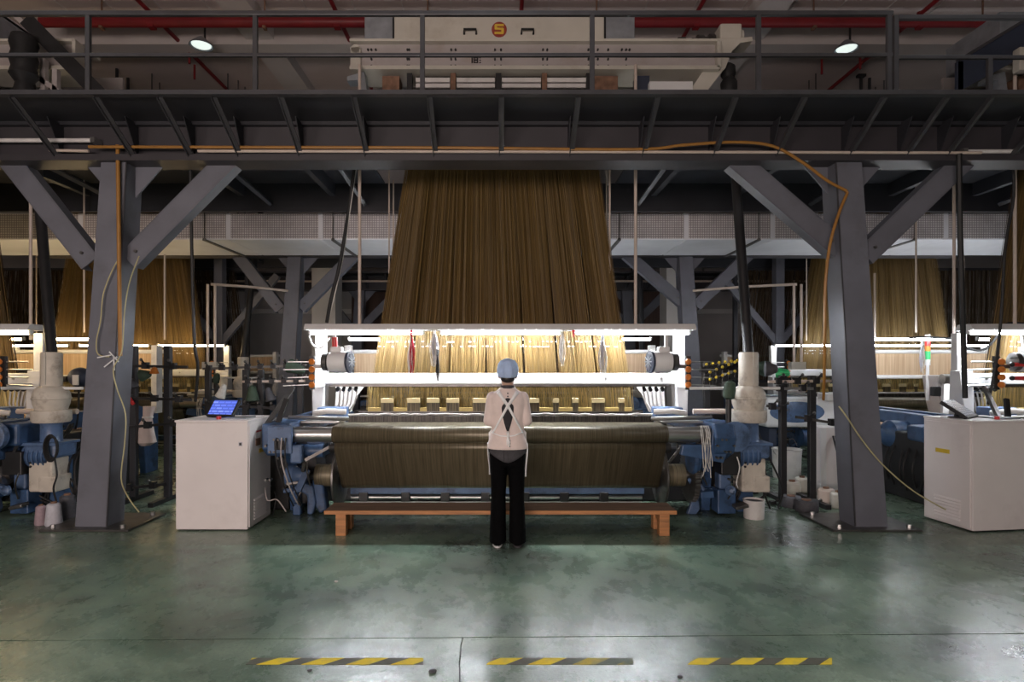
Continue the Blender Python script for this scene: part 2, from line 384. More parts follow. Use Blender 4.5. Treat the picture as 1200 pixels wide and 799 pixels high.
    def build(s, name, m, parent=None, smooth=True, bevel=0.0, seg=2, sharp=40):
        bm = s.bm
        bmesh.ops.recalc_face_normals(bm, faces=bm.faces[:])
        off = Vector((0, 0, 0)); q = parent
        while q is not None: off += q.location; q = q.parent
        loc = Vector((0, 0, 0))
        if parent is None and bm.verts:
            xs = [v.co for v in bm.verts]
            loc = Vector(((min(v.x for v in xs) + max(v.x for v in xs)) / 2, (min(v.y for v in xs) + max(v.y for v in xs)) / 2, min(v.z for v in xs)))
            off = loc
        bmesh.ops.translate(bm, verts=bm.verts[:], vec=-off)
        if smooth:
            lim = math.radians(sharp)
            for f in bm.faces: f.smooth = True
            for e in bm.edges:
                if len(e.link_faces) == 2 and e.calc_face_angle(0) > lim: e.smooth = False
        me = bpy.data.meshes.new(name); bm.to_mesh(me); bm.free()
        me.materials.append(m)
        o = bpy.data.objects.new(name, me); COL.objects.link(o)
        o.location = loc
        if parent is not None: o.parent = parent
        if bevel:
            b = o.modifiers.new('bevel', 'BEVEL'); b.width = bevel; b.segments = seg; b.limit_method = 'ANGLE'; b.angle_limit = math.radians(35)
        return o

def tag(o, label, cat, group=None):
    o['label'] = label; o['category'] = cat
    if group: o['group'] = group
    return o
def thing(name, label, cat, loc=(0, 0, 0), group=None):
    o = bpy.data.objects.new(name, None); COL.objects.link(o); o.empty_display_size = 0.1
    o.location = loc
    return tag(o, label, cat, group)
def structure(o): o['kind'] = 'structure'; return o
def empty_structure(name, loc=(0, 0, 0)):
    o = bpy.data.objects.new(name, None); COL.objects.link(o); o.location = loc; o['kind'] = 'structure'; return o
def copy_tree(o, delta=(0, 0, 0), label=None, group=None, parent=None, skip=()):
    kids = [c for c in o.children]
    c = o.copy(); COL.objects.link(c)
    if parent is not None: c.parent = parent
    else:
        c.location = o.location + Vector(delta)
        if label: c['label'] = label
        if group: c['group'] = group
    for k in kids:
        if k.name.split('.')[0] in skip: continue
        copy_tree(k, parent=c, skip=skip)
    return c
def B(name, m, parent, x0, x1, y0, y1, z0, z1, bevel=0.0):
    return MB().b2(x0, x1, y0, y1, z0, z1).build(name, m, parent, smooth=False, bevel=bevel)
def sag(p0, p1, drop, n=10, wob=0.0):
    p0, p1 = Vector(p0), Vector(p1); out = []
    for i in range(n + 1):
        t = i / n; p = p0.lerp(p1, t); p.z -= drop * 4 * t * (1 - t)
        if wob and 0 < i < n: p.x += RN.uniform(-wob, wob); p.y += RN.uniform(-wob, wob) * 0.5
        out.append(p)
    return out
def smooth_path(pts, k=6):
    """Catmull-Rom through pts"""
    P = [Vector(p) for p in pts]; P = [P[0]] + P + [P[-1]]; out = []
    for i in range(1, len(P) - 2):
        for j in range(k):
            t = j / k; a, b, c, d = P[i - 1], P[i], P[i + 1], P[i + 2]
            out.append(0.5 * ((2 * b) + (c - a) * t + (2 * a - 5 * b + 4 * c - d) * t * t + (3 * b - a - 3 * c + d) * t ** 3))
    out.append(P[-2]); return out

# ================================================================== THE HALL
fl = empty_structure('floor')
def joint(x): return 3.455 + 0.0152 * x
GAP = 0.006
def crack_pts():
    r = random.Random(3); pts = []; y = joint(-0.21)
    x = -0.215
    while y > -4.4:
        pts.append((x, y)); y -= 0.10 if y > 2.7 else 1.5; x += r.uniform(-0.012, 0.02) if y > 2.7 else 0
    pts.append((x, -4.5)); return pts
CR = crack_pts()
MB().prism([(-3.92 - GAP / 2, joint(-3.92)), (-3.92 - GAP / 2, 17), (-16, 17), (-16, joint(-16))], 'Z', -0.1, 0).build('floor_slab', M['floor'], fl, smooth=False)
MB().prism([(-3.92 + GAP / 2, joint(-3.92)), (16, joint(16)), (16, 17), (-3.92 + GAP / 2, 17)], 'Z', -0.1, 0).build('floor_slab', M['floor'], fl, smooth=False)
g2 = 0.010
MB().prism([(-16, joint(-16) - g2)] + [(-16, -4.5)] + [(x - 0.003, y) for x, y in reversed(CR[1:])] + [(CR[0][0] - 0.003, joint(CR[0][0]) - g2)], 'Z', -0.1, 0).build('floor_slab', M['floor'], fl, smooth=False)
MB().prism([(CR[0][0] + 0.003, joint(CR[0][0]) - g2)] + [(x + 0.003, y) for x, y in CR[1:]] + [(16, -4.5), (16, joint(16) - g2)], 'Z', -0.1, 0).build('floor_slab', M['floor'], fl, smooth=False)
B('joint_bed', M['under'], fl, -16, 16, -4.5, 17, -0.16, -0.03)

structure(B('wall_back', M['concrete'], None, -16, 16, 17, 17.2, -0.1, 7.8))
structure(B('wall_left', M['concrete'], None, -16.2, -16, -4.5, 17, -0.1, 7.8))
structure(B('wall_right', M['concrete'], None, 16, 16.2, -4.5, 17, -0.1, 7.8))
structure(B('wall_front', M['concrete'], None, -16, 16, -4.7, -4.5, -0.1, 7.8))
ce = empty_structure('ceiling', (0, 0, 7.6))
B('ceiling_slab', M['ceiling'], ce, -16, 16, -4.5, 17, 7.6, 7.8)
for y0 in (-3.6, 1.0, 5.9, 10.7, 15.2):
    B('ceiling_beam', M['ceil_beam'], ce, -16, 16, y0, y0 + 0.42, 7.3, 7.62)
for x0 in (-4.55, 4.2):
    B('ceiling_rib', M['ceil_beam'], ce, x0, x0 + 0.5, -4.5, 17, 7.38, 7.62)
for k in range(-9, 10):
    B('sheet_seam', M['ceil_beam'], ce, k * 0.82 - 0.008, k * 0.82 + 0.008, 6.4, 10.7, 7.585, 7.605)
structure(B('trim_1', M['white'], None, -16, 16, 16.93, 17.0, 3.0, 3.13))
structure(MB().b2(-4.2, 4.6, 16.9, 16.98, 0, 3.7).build('door_1', M['brown_door'], None, smooth=False))
for nm, x0, x1 in (('trim_2', -4.42, -3.86), ('trim_3', 3.90, 4.44)):
    structure(B(nm, M['pillar'], None, x0, x1, 14.0, 14.6, 0, 7.6, 0.01))
# assumed windows behind the camera, unseen; added with glowing panes for the frontal light
for i, wx in enumerate((-4.2, -1.0)):
    w = empty_structure('window_%d' % (i + 1), (wx, -4.45, 1.1))
    m = MB(); m.b2(wx - 1.5, wx + 1.5, -4.5, -4.4, 1.02, 1.1); m.b2(wx - 1.5, wx + 1.5, -4.5, -4.4, 2.9, 2.98)
    for dx in (-1.5, -0.5, 0.5, 1.44): m.b2(wx + dx, wx + dx + 0.06, -4.5, -4.4, 1.1, 2.9)
    m.build('window_frame', M['white'], w, smooth=False)
    B('window_pane', emit('daylit_glass_%d' % i, (0.95, 0.85, 0.82), 1.0), w, wx - 1.44, wx + 1.44, -4.49, -4.47, 1.1, 2.9)

# red sprinkler pipes under the ceiling
sp = thing('sprinkler_pipe', 'dark red sprinkler main with branch pipes hung under the ceiling', 'pipe', (0, 9.9, 7.2))
MB().cyl((-7.6, 9.9, 7.24), (15.5, 9.9, 7.24), 0.085, n=16).build('main_pipe', M['red_pipe'], sp)
for x in (-5.77, -2.70, 0.35, 3.25, 6.96):
    MB().cyl((x, 3.0, 7.37), (x, 16.0, 7.37), 0.036, n=10).build('branch_pipe', M['red_pipe'], sp)
    m = MB(); m.cyl((x, 9.9, 7.24), (x, 9.9, 7.40), 0.05, n=10); m.box((x, 9.9, 7.16), (0.10, 0.12, 0.05)); m.build('tee_fitting', M['red_pipe'], sp)
for x in (-6.6, -3.9, -1.2, 1.6, 5.2, 8.0):
    m = MB(); m.cyl((x, 9.9, 7.3), (x, 9.9, 7.6), 0.014, n=8); m.box((x, 9.9, 7.14), (0.05, 0.10, 0.04)); m.build('pipe_hanger', M['rust'], sp)
for px, y in ((222, 11.0), (228, 11.6), (1008, 11.2), (963, 11.4)):
    m = MB(); x = X_(px, y); m.cyl((x, y, 7.1), (x, y, 7.38), 0.022, n=8); m.build('drop_pipe', M['red_pipe'], sp)

# pendant lamps and hanger posts seen above the walkway
def high_bay(px, py, Y, label):
    p = at(px, py, Y); t = thing('high_bay_lamp', label, 'lamp', p, 'high bay lamps')
    MB().lathe([(0.03, 0.16), (0.06, 0.14), (0.10, 0.10), (0.19, 0.02), (0.20, 0.0), (0.185, 0.0), (0.09, 0.09), (0.02, 0.12)][::-1], p, n=20).build('reflector', M['galv'], t)
    MB().sph(p + Vector((0, 0, 0.02)), (0.16, 0.16, 0.035), 14).build('diffuser', M['bulb'], t)
    m = MB(); q = p + Vector((0.06, 0, 0.13)); m.cyl(q, q + Vector((0, 0, 7.6 - q.z)), 0.018, n=8); m.build('stem', M['black'], t)
high_bay(236, 54, 10.3, 'dim round pendant lamp above the left railing panel')
high_bay(992, 58, 10.3, 'round pendant lamp hanging above the right walkway railing')
for i, (hx, hy) in enumerate(AISLE_FILLS):  # shades and stems for the added, unseen floor-brightening lamps
    t = thing('aisle_lamp', ['bell shaped aisle lamp over the left end of the aisle', 'bell shaped aisle lamp over the middle of the aisle', 'bell shaped aisle lamp over the right end of the aisle', 'bell shaped aisle lamp nearest the windows'][i], 'lamp', (hx, hy, 6.6), 'aisle lamps')
    o = Vector((hx, hy, 6.62))
    m = MB(); n_ = 20; rings = []
    prof = [(0.25, 0.0), (0.20, 0.12), (0.08, 0.24), (0.05, 0.30)]
    for r, z in prof: rings.append([m.bm.verts.new(o + Vector((r * math.cos(2 * PI * k / n_), r * math.sin(2 * PI * k / n_), z))) for k in range(n_)])
    for a, b in zip(rings, rings[1:]):
        for k in range(n_): m.bm.faces.new((a[k], a[(k + 1) % n_], b[(k + 1) % n_], b[k]))
    m.build('shade', M['galv'], t)
    MB().cyl(o + Vector((0, 0, 0.28)), o + Vector((0, 0, 0.975)), 0.015, n=8).build('stem', M['black'], t)
hang = [(137, 76, 105, 12.2), (150, 85, 105, 12.6), (178, 70, 105, 12.4), (187, 75, 105, 12.8), (267, 71, 105, 12.4), (279, 70, 105, 12.7), (287, 75, 105, 13.0),
        (948, 79, 108, 12.7), (956, 72, 108, 12.4), (1009, 89, 108, 12.4), (1019, 81, 108, 12.6), (1026, 80, 108, 13.0), (1036, 73, 108, 12.7), (1112, 80, 108, 13.0)]
for i, (px, y0, y1, Y) in enumerate(hang):
    thick = px in (137, 150, 1009, 1019)
    x = X_(px, Y); z1 = Z_(y0, Y)
    m = MB(); m.cyl((x, Y, 3.9), (x, Y, z1), 0.03 if thick else 0.010, n=8)
    if thick: m.box((x, Y, z1), (0.16, 0.10, 0.05))
    else: m.cyl((x, Y, z1), (x, Y, 7.6), 0.004, n=6)
    o = m.build('steel_post' if thick else 'threaded_rod', M['black'])
    if thick: tag(o, {137: 'taller of two black capped posts behind the left railing', 150: 'shorter black capped post behind the left railing', 1009: 'shorter black capped post behind the right railing', 1019: 'taller black capped post behind the right railing'}[px], 'post', 'capped posts behind the railing')
    else: tag(o, 'thin dark rod hanging from the ceiling %s of the jacquard machine' % ('left' if px < 600 else 'right'), 'rod', 'thin rods %s of the jacquard' % ('left' if px < 600 else 'right'))

# ================================================================== STEEL GANTRY
YW = 5.75
def gantry():
    t = thing('steel_gantry', 'front grey steel gantry with bracketed walkway over the woman and loom', 'gantry', (0, YW, 0), 'steel gantries')
    S = M['steel']
    def column(b0, b1, t0, t1):
        y0, y1 = 5.70, 5.97
        c = MB(); c.hexa([(b0, y0, 0.02), (b1, y0, 0.02), (b1, y1, 0.02), (b0, y1, 0.02)], [(t0, y0, 3.52), (t1, y0, 3.52), (t1, y1, 3.52), (t0, y1, 3.52)])
        o = c.build('column', S, t, smooth=False, bevel=0.006)
        w = MB(); w.bar((b1 if b0 < 0 else b0, y0, 0.03), (t1 if b0 < 0 else t0, y0, 3.5), 0.012, 0.012); w.build('weld_seam', M['rail'], o, smooth=False)
        pl = MB(); xm = (b0 + b1) / 2; pl.b2(xm - 0.42, xm + 0.42, 5.60, 6.25, 0.0, 0.022); p = pl.build('base_plate', M['metal_dk'], t, smooth=False, bevel=0.004)
        for dx in (-0.33, 0.33):
            for yy in (5.66, 6.15):
                k = MB(); k.cyl((xm + dx, yy, 0.02), (xm + dx, yy, 0.055), 0.022, n=6); k.build('anchor_bolt', M['metal'], p, smooth=False)
        g = MB(); s_ = 1
        g.prism([(t1, 3.5), (t1 + 0.26, 3.5), (t1, 3.2)], 'Y', 5.84, 5.86); g.build('gusset', S, t, smooth=False); g = MB(); g.prism([(t0, 3.5), (t0 - 0.22, 3.5), (t0, 3.24)], 'Y', 5.84, 5.86)
        g.build('gusset', S, t, smooth=False)
    column(-4.06, -3.755, -3.81, -3.566)
    column(3.39, 3.70, 3.205, 3.455)
    def brace(p0, p1):
        a, b = at(*p0, 5.8), at(*p1, 5.8)
        m = MB(); m.bar(a, b, 0.19, 0.02)
        q = m.build('brace', S, t, smooth=False, bevel=0.003)
        n = (b - a).normalized(); perp = Vector((n.z, 0, -n.x))
        if perp.z > 0: perp = -perp
        f = MB(); f.bar(a + perp * 0.095 + Vector((0, 0.06, 0)), b + perp * 0.095 + Vector((0, 0.06, 0)), 0.012, 0.14); f.bar(a - perp * 0.095 + Vector((0, 0.06, 0)), b - perp * 0.095 + Vector((0, 0.06, 0)), 0.012, 0.14)
        f.build('brace_flange', S, q, smooth=False)
        k = MB(); k.cyl(a + n * 0.12 + Vector((0, -0.03, 0)), a + n * 0.12 + Vector((0, 0.02, 0)), 0.016, n=6); k.build('bolt', M['metal_dk'], q, smooth=False)
    brace((150, 305), (272, 182)); brace((106, 308), (8, 184)); brace((985, 292), (862, 186)); brace((1014, 300), (1132, 186))
    L, Rr = -8.2, 8.2
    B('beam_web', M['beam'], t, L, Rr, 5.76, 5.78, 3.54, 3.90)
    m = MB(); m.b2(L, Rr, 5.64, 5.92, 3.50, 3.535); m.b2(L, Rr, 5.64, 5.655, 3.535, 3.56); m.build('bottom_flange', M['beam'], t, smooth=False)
    B('walkway_deck', M['steel_dk'], t, L, Rr, 5.10, 5.95, 3.893, 3.908)
    m = MB(); m.b2(L, Rr, 5.085, 5.10, 3.874, 3.912); m.b2(L, Rr, 5.10, 5.15, 3.874, 3.882); m.build('edge_angle', M['rail'], t, smooth=False)
    m = MB(); m.b2(L, Rr, 5.70, 5.757, 3.86, 3.905); m.build('deck_angle', M['steel_dk'], t, smooth=False)
    for p in (-80, 8, 107, 182, 246, 325, 411, 500, 585, 676, 770, 862, 944, 1038, 1112, 1165, 1250):
        x = (p - 586) / 137.3
        m = MB(); m.bar((x, 5.13, 3.875), (x, 5.66, 3.545), 0.045, 0.008, up=(1, 0, 0)); m.bar((x + 0.02, 5.14, 3.87), (x + 0.02, 5.67, 3.54), 0.008, 0.045, up=(1, 0, 0))
        k = m.build('bracket', M['rail'], t, smooth=False)
        m = MB(); m.prism([(5.76, 3.55), (5.76, 3.88), (5.55, 3.88)], 'X', x - 0.004, x + 0.004); m.build('stiffener', M['steel_dk'], k, smooth=False)
    # platform behind the front beam, with the opening for the harness
    for s_ in (-1, 1):
        a, b, c = 1.66 * s_, 2.98 * s_, 8.2 * s_
        B('platform_deck', M['steel_dk'], t, a, b, 7.32, 8.6, 4.16, 4.19)
        B('platform_deck', M['steel_dk'], t, b, 4.2 * s_, 5.95, 8.6, 4.16, 4.19)
        B('platform_deck', M['steel_dk'], t, 5.7 * s_, c, 5.95, 8.6, 4.16, 4.19)
        B('platform_deck', M['steel_dk'], t, 4.2 * s_, 5.7 * s_, 7.32, 8.6, 4.16, 4.19)
    B('rear_beam', M['steel_dk'], t, L, Rr, 8.55, 8.62, 3.76, 4.16)
    for x in (-7.2, -5.9, -3.7, -2.4, 2.2, 3.4, 5.6, 6.8):
        B('joist', M['steel_dk'], t, x - 0.04, x + 0.04, 5.92, 8.55, 3.98, 4.16)
    for x in (-5.6, -3.4, -2.0, 2.05, 4.6, 7.4): MB().bar((x, 6.0, 4.1), (x * 0.96, 8.5, 3.85), 0.05, 0.05).build('platform_strut', M['rail'], t, smooth=False)
    return t
gan = gantry()

def railing():
    t = thing('guard_railing', 'grey tubular guard railing along the front edge of the overhead walkway', 'railing', (0, 5.12, 3.94), 'walkway railings')
    MB().b2(-8.2, 3.36, 5.095, 5.135, 4.555, 4.595).build('top_rail', M['rail'], t, smooth=False, bevel=0.006)
    MB().b2(3.40, 8.2, 5.095, 5.135, 4.52, 4.56).build('top_rail', M['rail'], t, smooth=False, bevel=0.006)
    MB().b2(-8.2, 3.36, 5.10, 5.13, 4.205, 4.235).build('middle_rail', M['rail'], t, smooth=False, bevel=0.004)
    MB().b2(3.40, 8.2, 5.10, 5.13, 4.185, 4.215).build('middle_rail', M['rail'], t, smooth=False, bevel=0.004)
    for p in (-90, 103, 299, 495, 694, 889, 1042, 1050, 1160, 1290):
        x = (p - 586) / 137.0
        h = 4.56 if p != 1160 else 4.19
        MB().b2(x - 0.02, x + 0.02, 5.098, 5.132, 3.910, h).build('post', M['rail'], t, smooth=False, bevel=0.004)
    return t
rail = railing()
copy_tree(gan, (0, 5.0, 0), 'dark steel gantry in the second row, behind the silver duct')
copy_tree(gan, (0, 10.0, 0), 'farthest dark steel gantry, close to the grey rear wall', skip=('platform_deck', 'rear_beam', 'joist', 'platform_strut'))
copy_tree(rail, (0, 10.0, 0), 'guard railing on the farthest gantry near the rear wall')

# free standing posts with braces far behind
for px, s_, lab in ((258, 1, 'grey steel post with diagonal braces behind the left control cabinet'), (912, -1, 'grey steel post with diagonal braces behind the right drive column')):
    Y = 13.0; x = X_(px, Y)
    t = thing('braced_post', lab, 'post', (x, Y, 0), 'braced posts between the rear rows')
    MB().b2(x - 0.09, x + 0.09, Y - 0.1, Y + 0.1, 0, 4.2).build('post', M['steel'], t, smooth=False)
    for d in (-1, 1):
        MB().bar((x, Y, 2.0), (x + d * 1.25, Y, 3.5), 0.14, 0.1).build('brace', M['steel'], t, smooth=False)

# silver air duct
du = thing('air_duct', 'long foil wrapped silver air duct crossing behind the harness', 'duct', (0, 9.6, 3.42))
zt, zb = 3.84, 3.445
xs = [-16.0] + [X_(p, 9.0) for p in (95, 268, 376, 560, 640, 804, 905, 1108)] + [16.0]
for a, b in zip(xs, xs[1:]):
    s = MB(); s.b2(a + 0.004, b - 0.004, 9.0, 10.3, zb, zt); o = s.build('duct_section', M['duct'], du, smooth=False, bevel=0.012)
    B('mesh_wrap', M['foil'], o, a + 0.03, b - 0.03, 8.992, 9.0, zb + 0.02, zt - 0.01)
for x in xs[1:-1]:
    B('joint_strip', M['duct'], du, x - 0.035, x + 0.035, 8.985, 9.0, zb, zt)
for px in (241, 391, 725, 888, 1070):
    x = X_(px, 9.0); m = MB(); m.cyl((x, 8.96, 3.42), (x, 8.96, 4.1), 0.008, n=6); m.sph((x, 8.96, zb), 0.025, 8); m.bar((x, 8.95, zb - 0.01), (x + 0.02, 10.34, zb - 0.01), 0.05, 0.02, up=(0, 0, 1)); m.build('hanger_strap', M['metal_dk'], du, smooth=False)

# ================================================================== JACQUARD MACHINE with its harness
def harness_mesh(name, mtl, parent, n, z0, z1, hw0, hw1, c0, c1, rad, layers, ymid, ydep, gap, seed, sect):
    """n cords from (z0, half width hw0) up to (z1, half width hw1), each a three sided prism"""
    r = random.Random(seed); V = []; Fc = []
    per = n // layers
    jit = [0] + [r.uniform(-0.025, 0.025) for _ in range(sect - 1)] + [0]
    for L in range(layers):
        sh = (L - (layers - 1) / 2) * 0.010
        for i in range(per):
            u = (i + 0.5 + r.uniform(-0.3, 0.3)) / per
            k = min(int(u * sect), sect - 1); f = u * sect - k
            e0, e1 = k / sect + jit[k], (k + 1) / sect + jit[k + 1]
            ub = e0 + gap / 2 + f * (e1 - e0 - gap)
            if k == 0: ub = e0 + f * (e1 - e0 - gap / 2)
            if k == sect - 1: ub = e0 + gap / 2 + f * (e1 - e0 - gap / 2)
            ut = min(max(u + sh * (4 * u * (1 - u)) + r.uniform(-0.005, 0.005), 0), 1)
            y = ymid + (L / max(1, layers - 1) - 0.5) * ydep + r.uniform(-0.008, 0.008)
            pb = Vector((c0 + (ub - 0.5) * 2 * hw0, y, z0)); pt = Vector((c1 + (ut - 0.5) * 2 * hw1, ymid + (y - ymid) * 1.3, z1))
            b = len(V); ph = r.uniform(0, 2)
            for P in (pb, pt):
                for q in range(3):
                    a = ph + q * 2.0944; V.append((P.x + rad * math.cos(a), P.y + rad * math.sin(a), P.z))
            for q in range(3): Fc.append((b + q, b + (q + 1) % 3, b + 3 + (q + 1) % 3, b + 3 + q))
    off = Vector((0, 0, 0)); q = parent
    while q is not None: off += q.location; q = q.parent
    me = bpy.data.meshes.new(name); me.from_pydata([tuple(Vector(v) - off) for v in V], [], Fc); me.materials.append(mtl)
    o = bpy.data.objects.new(name, me); COL.objects.link(o); o.parent = parent; o['kind'] = 'stuff'
    return o

HY = 7.10
def jacquard():
    t = thing('jacquard_machine', 'cream jacquard machine with round red emblem above the walkway', 'machine', (0, 7.2, 4.19), 'jacquard machines')
    y = 6.90; px = lambda p: (p - 586) / (F / y); pz = lambda p: EYE - (p - 426) / (F / y)
    c = B('front_cover', M['cream'], t, px(462), px(708), y, 7.75, pz(50), pz(17), 0.008)
    for p in (551, 618):
        m = MB(); m.tube([(px(p - 7), y, pz(40)), (px(p - 7), y - 0.05, pz(37)), (px(p + 7), y - 0.05, pz(37)), (px(p + 7), y, pz(40))], 0.013, 8); m.build('handle', M['black'], c)
    # emblem: dark red disc with a yellow block letter
    e = MB(); e.cyl((px(585), y, pz(35)), (px(585), y - 0.012, pz(35)), 0.087, n=32); eo = e.build('emblem_disc', M['emblem_r'], c)
    ex, ez, u = px(585), pz(35), 0.0108
    g = MB(); g.prism([(ex + q[0] * u, ez + q[1] * u) for q in [(5, 5.3), (-4, 5.3), (-5, 4.3), (-5, 0.2), (-4, -0.8), (2.2, -0.8), (2.2, -3.0), (-5, -3.0), (-5, -5.3), (4, -5.3), (5, -4.3), (5, 0.4), (4, 1.4), (-2.2, 1.4), (-2.2, 3.0), (5, 3.0)]], 'Y', y - 0.02, y - 0.012)
    g.build('emblem_letter', M['emblem_y'], eo, smooth=False)
    for a, b in ((427, 460), (710, 744)):
        B('end_cover', M['galv'], t, px(a), px(b), y + 0.01, 7.75, pz(50), pz(13), 0.006)
    B('cover_ridge', M['white_dirty'], t, px(462), px(744), y + 0.02, 7.7, pz(17), pz(12), 0.004)
    B('cover_seam', M['black'], t, px(460), px(462), y - 0.004, 7.7, pz(50), pz(16)); B('cover_seam', M['black'], t, px(708), px(710), y - 0.004, 7.7, pz(50), pz(14))
    fr = B('frame_beam', M['pinkgrey'], t, px(420), px(838), y - 0.02, y + 0.02, pz(84), pz(52))
    m = MB(); m.b2(px(412), px(840), y - 0.10, y + 0.35, pz(53.5), pz(50.5)); m.b2(px(412), px(840), y - 0.10, y + 0.35, pz(86), pz(81.5)); m.b2(px(837), px(841), y - 0.10, y + 0.05, pz(84), pz(52)); m.build('beam_flange', M['cream'], t, smooth=False, bevel=0.003)
    B('rear_frame_beam', M['pinkgrey'], t, px(420), px(838), 7.7, 7.74, pz(84), pz(52))
    for p in (432, 441, 436, 480, 478, 529, 534, 580, 587, 636, 641, 689, 700, 712, 728, 737, 733):
        for q in ((60, 71, 79) if p not in (432, 441, 728, 737) else (60,)):
            k = MB(); k.cyl((px(p), y - 0.045, pz(q)), (px(p), y - 0.02, pz(q)), 0.012, n=6); k.build('bolt', M['black'], fr, smooth=False)
    # stencilled mark on the beam
    m = MB()
    mk = lambda a, b, c2, d: m.b2(px(a), px(b), y - 0.024, y - 0.020, pz(d), pz(c2))
    mk(552.5, 554.3, 68, 75); mk(555, 556.4, 68, 75); mk(559, 560.6, 68, 75); mk(555, 560.5, 68, 69.5); mk(556, 559.5, 70.5, 72.5); mk(561.6, 563.8, 68, 69.4); mk(561.6, 563.8, 71, 72.2); mk(561.6, 563.8, 73.6, 75); mk(555, 560.5, 73.8, 75)
    m.build('stencil_mark', M['black'], fr, smooth=False)
    # modules under the beam
    for a, b in ((487, 527), (535, 580), (588, 634), (641, 688)):
        mo = B('module', M['reed'], t, px(a), px(b), y + 0.05, 7.6, pz(122), pz(87))
        B('module_slat', M['white_dirty'], mo, px(a), px(b), y + 0.02, y + 0.05, pz(95), pz(90)); B('module_slat', M['white_dirty'], mo, px(a), px(b), y + 0.03, y + 0.05, pz(101), pz(96.5))
    for p in (480, 531, 584, 638, 690):
        B('module_divider', M['rust'] if p in (531, 638) else M['black'], t, px(p - 3), px(p + 3), y - 0.01, y + 0.05, pz(122), pz(86))
    B('rusty_box', M['rust'], t, px(448), px(468), y, y + 0.2, pz(112), pz(89)); B('rusty_box', M['rust'], t, px(697), px(724), y, y + 0.2, pz(112), pz(89))
    B('comber_board', M['black'], t, -1.15, 1.2, 6.75, 7.5, pz(126), pz(120))
    # end brackets and legs down to the platform
    m = MB(); m.prism([(px(408), pz(92)), (px(428), pz(86)), (px(432), pz(118)), (px(424), pz(118)), (px(420), pz(96)), (px(408), pz(97))], 'Y', y - 0.05, y + 0.1); m.build('end_bracket', M['galv'], t, smooth=False)
    MB().cyl((px(418), y - 0.06, pz(60)), (px(418), y + 0.1, pz(60)), 0.05, n=14).build('corner_boss', M['cream'], t)
    B('end_plate', M['cream'], t, px(412), px(424), y - 0.06, y + 0.1, pz(84), pz(58), 0.004)
    m = MB(); m.prism([(px(838), pz(82)), (px(822), pz(86)), (px(806), pz(110)), (px(826), pz(110)), (px(846), pz(84))], 'Y', y - 0.03, y + 0.12); m.build('corner_gusset', M['cream'], t, smooth=False)
    B('top_tray', M['white'], t, px(758), px(808), y - 0.12, y + 0.2, pz(112), pz(101), 0.004)
    B('small_hood', M['navy'], t, px(744), px(760), y - 0.05, y + 0.1, pz(110), pz(91), 0.004)
    for x in (px(440), px(728)):
        for yy in (7.35, 7.7): B('leg', M['steel'], t, x - 0.05, x + 0.05, yy - 0.05, yy + 0.05, 4.19, pz(86))
    # drive line at the right end
    ax = pz(37.5)
    MB().cyl((px(744), 7.2, ax), (px(848), 7.2, ax), 0.036, n=16).build('drive_shaft', M['metal'], t)
    for a, b, r in ((803, 811, 0.095), (820, 826, 0.085), (826, 833, 0.12), (835, 840, 0.10), (840, 846, 0.13)):
        MB().cyl((px(a), 7.2, ax), (px(b), 7.2, ax), r, n=12).build('coupling', M['metal_dk'], t)
    gx = B('gearbox', M['cream'], t, px(848), px(874), 7.0, 7.3, pz(46), pz(21), 0.02)
    MB().cyl((px(872), 7.15, pz(31)), (px(879), 7.15, pz(31)), 0.09, n=18).build('gearbox_cap', M['cream'], gx)
    B('gearbox_base', M['cream'], gx, px(843), px(880), 6.96, 7.34, pz(47), pz(41), 0.008)
    m = MB(); m.prism([(px(840), pz(46)), (px(882), pz(43)), (px(882), pz(48)), (px(868), pz(50)), (px(858), pz(60)), (px(850), pz(80)), (px(843), pz(84)), (px(840), pz(80))], 'Y', 6.9, 7.25); m.build('gearbox_bracket', M['cream'], t, smooth=False, bevel=0.004)
    m = MB(); m.tube([(px(756), 6.95, pz(50)), (px(753), 6.95, pz(46)), (px(756), 6.95, pz(43)), (px(759), 6.95, pz(46)), (px(757), 6.95, pz(50))], 0.010, 6); m.build('lifting_eye', M['cream'], t)
    harness_mesh('harness_core', M['harness_core'], t, 900, 1.30, 4.72, 1.510, 0.99, 0.008, 0.03, 0.0030, 2, HY + 0.15, 0.03, 0.0, 6, 1)  # added back layer blocks the rear light; its dark colour shades the slits
    harness_mesh('harness', M['harness'], t, 3400, 1.30, 4.72, 1.520, 1.0, 0.008, 0.03, 0.0024, 8, HY, 0.22, 0.010, 5, 7)
    return t
jac = jacquard()
copy_tree(jac, (-7.35, 0, 0), 'cream jacquard machine of the neighbouring loom, cut off at the left', skip=('gearbox', 'gearbox_bracket', 'coupling', 'drive_shaft', 'top_tray', 'corner_gusset', 'small_hood'))
copy_tree(jac, (7.35, 0, 0), 'cream jacquard machine of the neighbouring loom, cut off at the right')

# ================================================================== LOOM
def gear(mb, c, r, w, teeth, axis='X'):
    pts = []
    for k in range(teeth * 2):
        for d in (-0.25, 0.25):
            a = 2 * PI * (k + d) / (teeth * 2); rr = r if k % 2 == 0 else r * 0.93
            pts.append((c[1] + rr * math.cos(a), c[2] + rr * math.sin(a)))
    mb.prism(pts, 'X', c[0] - w / 2, c[0] + w / 2)

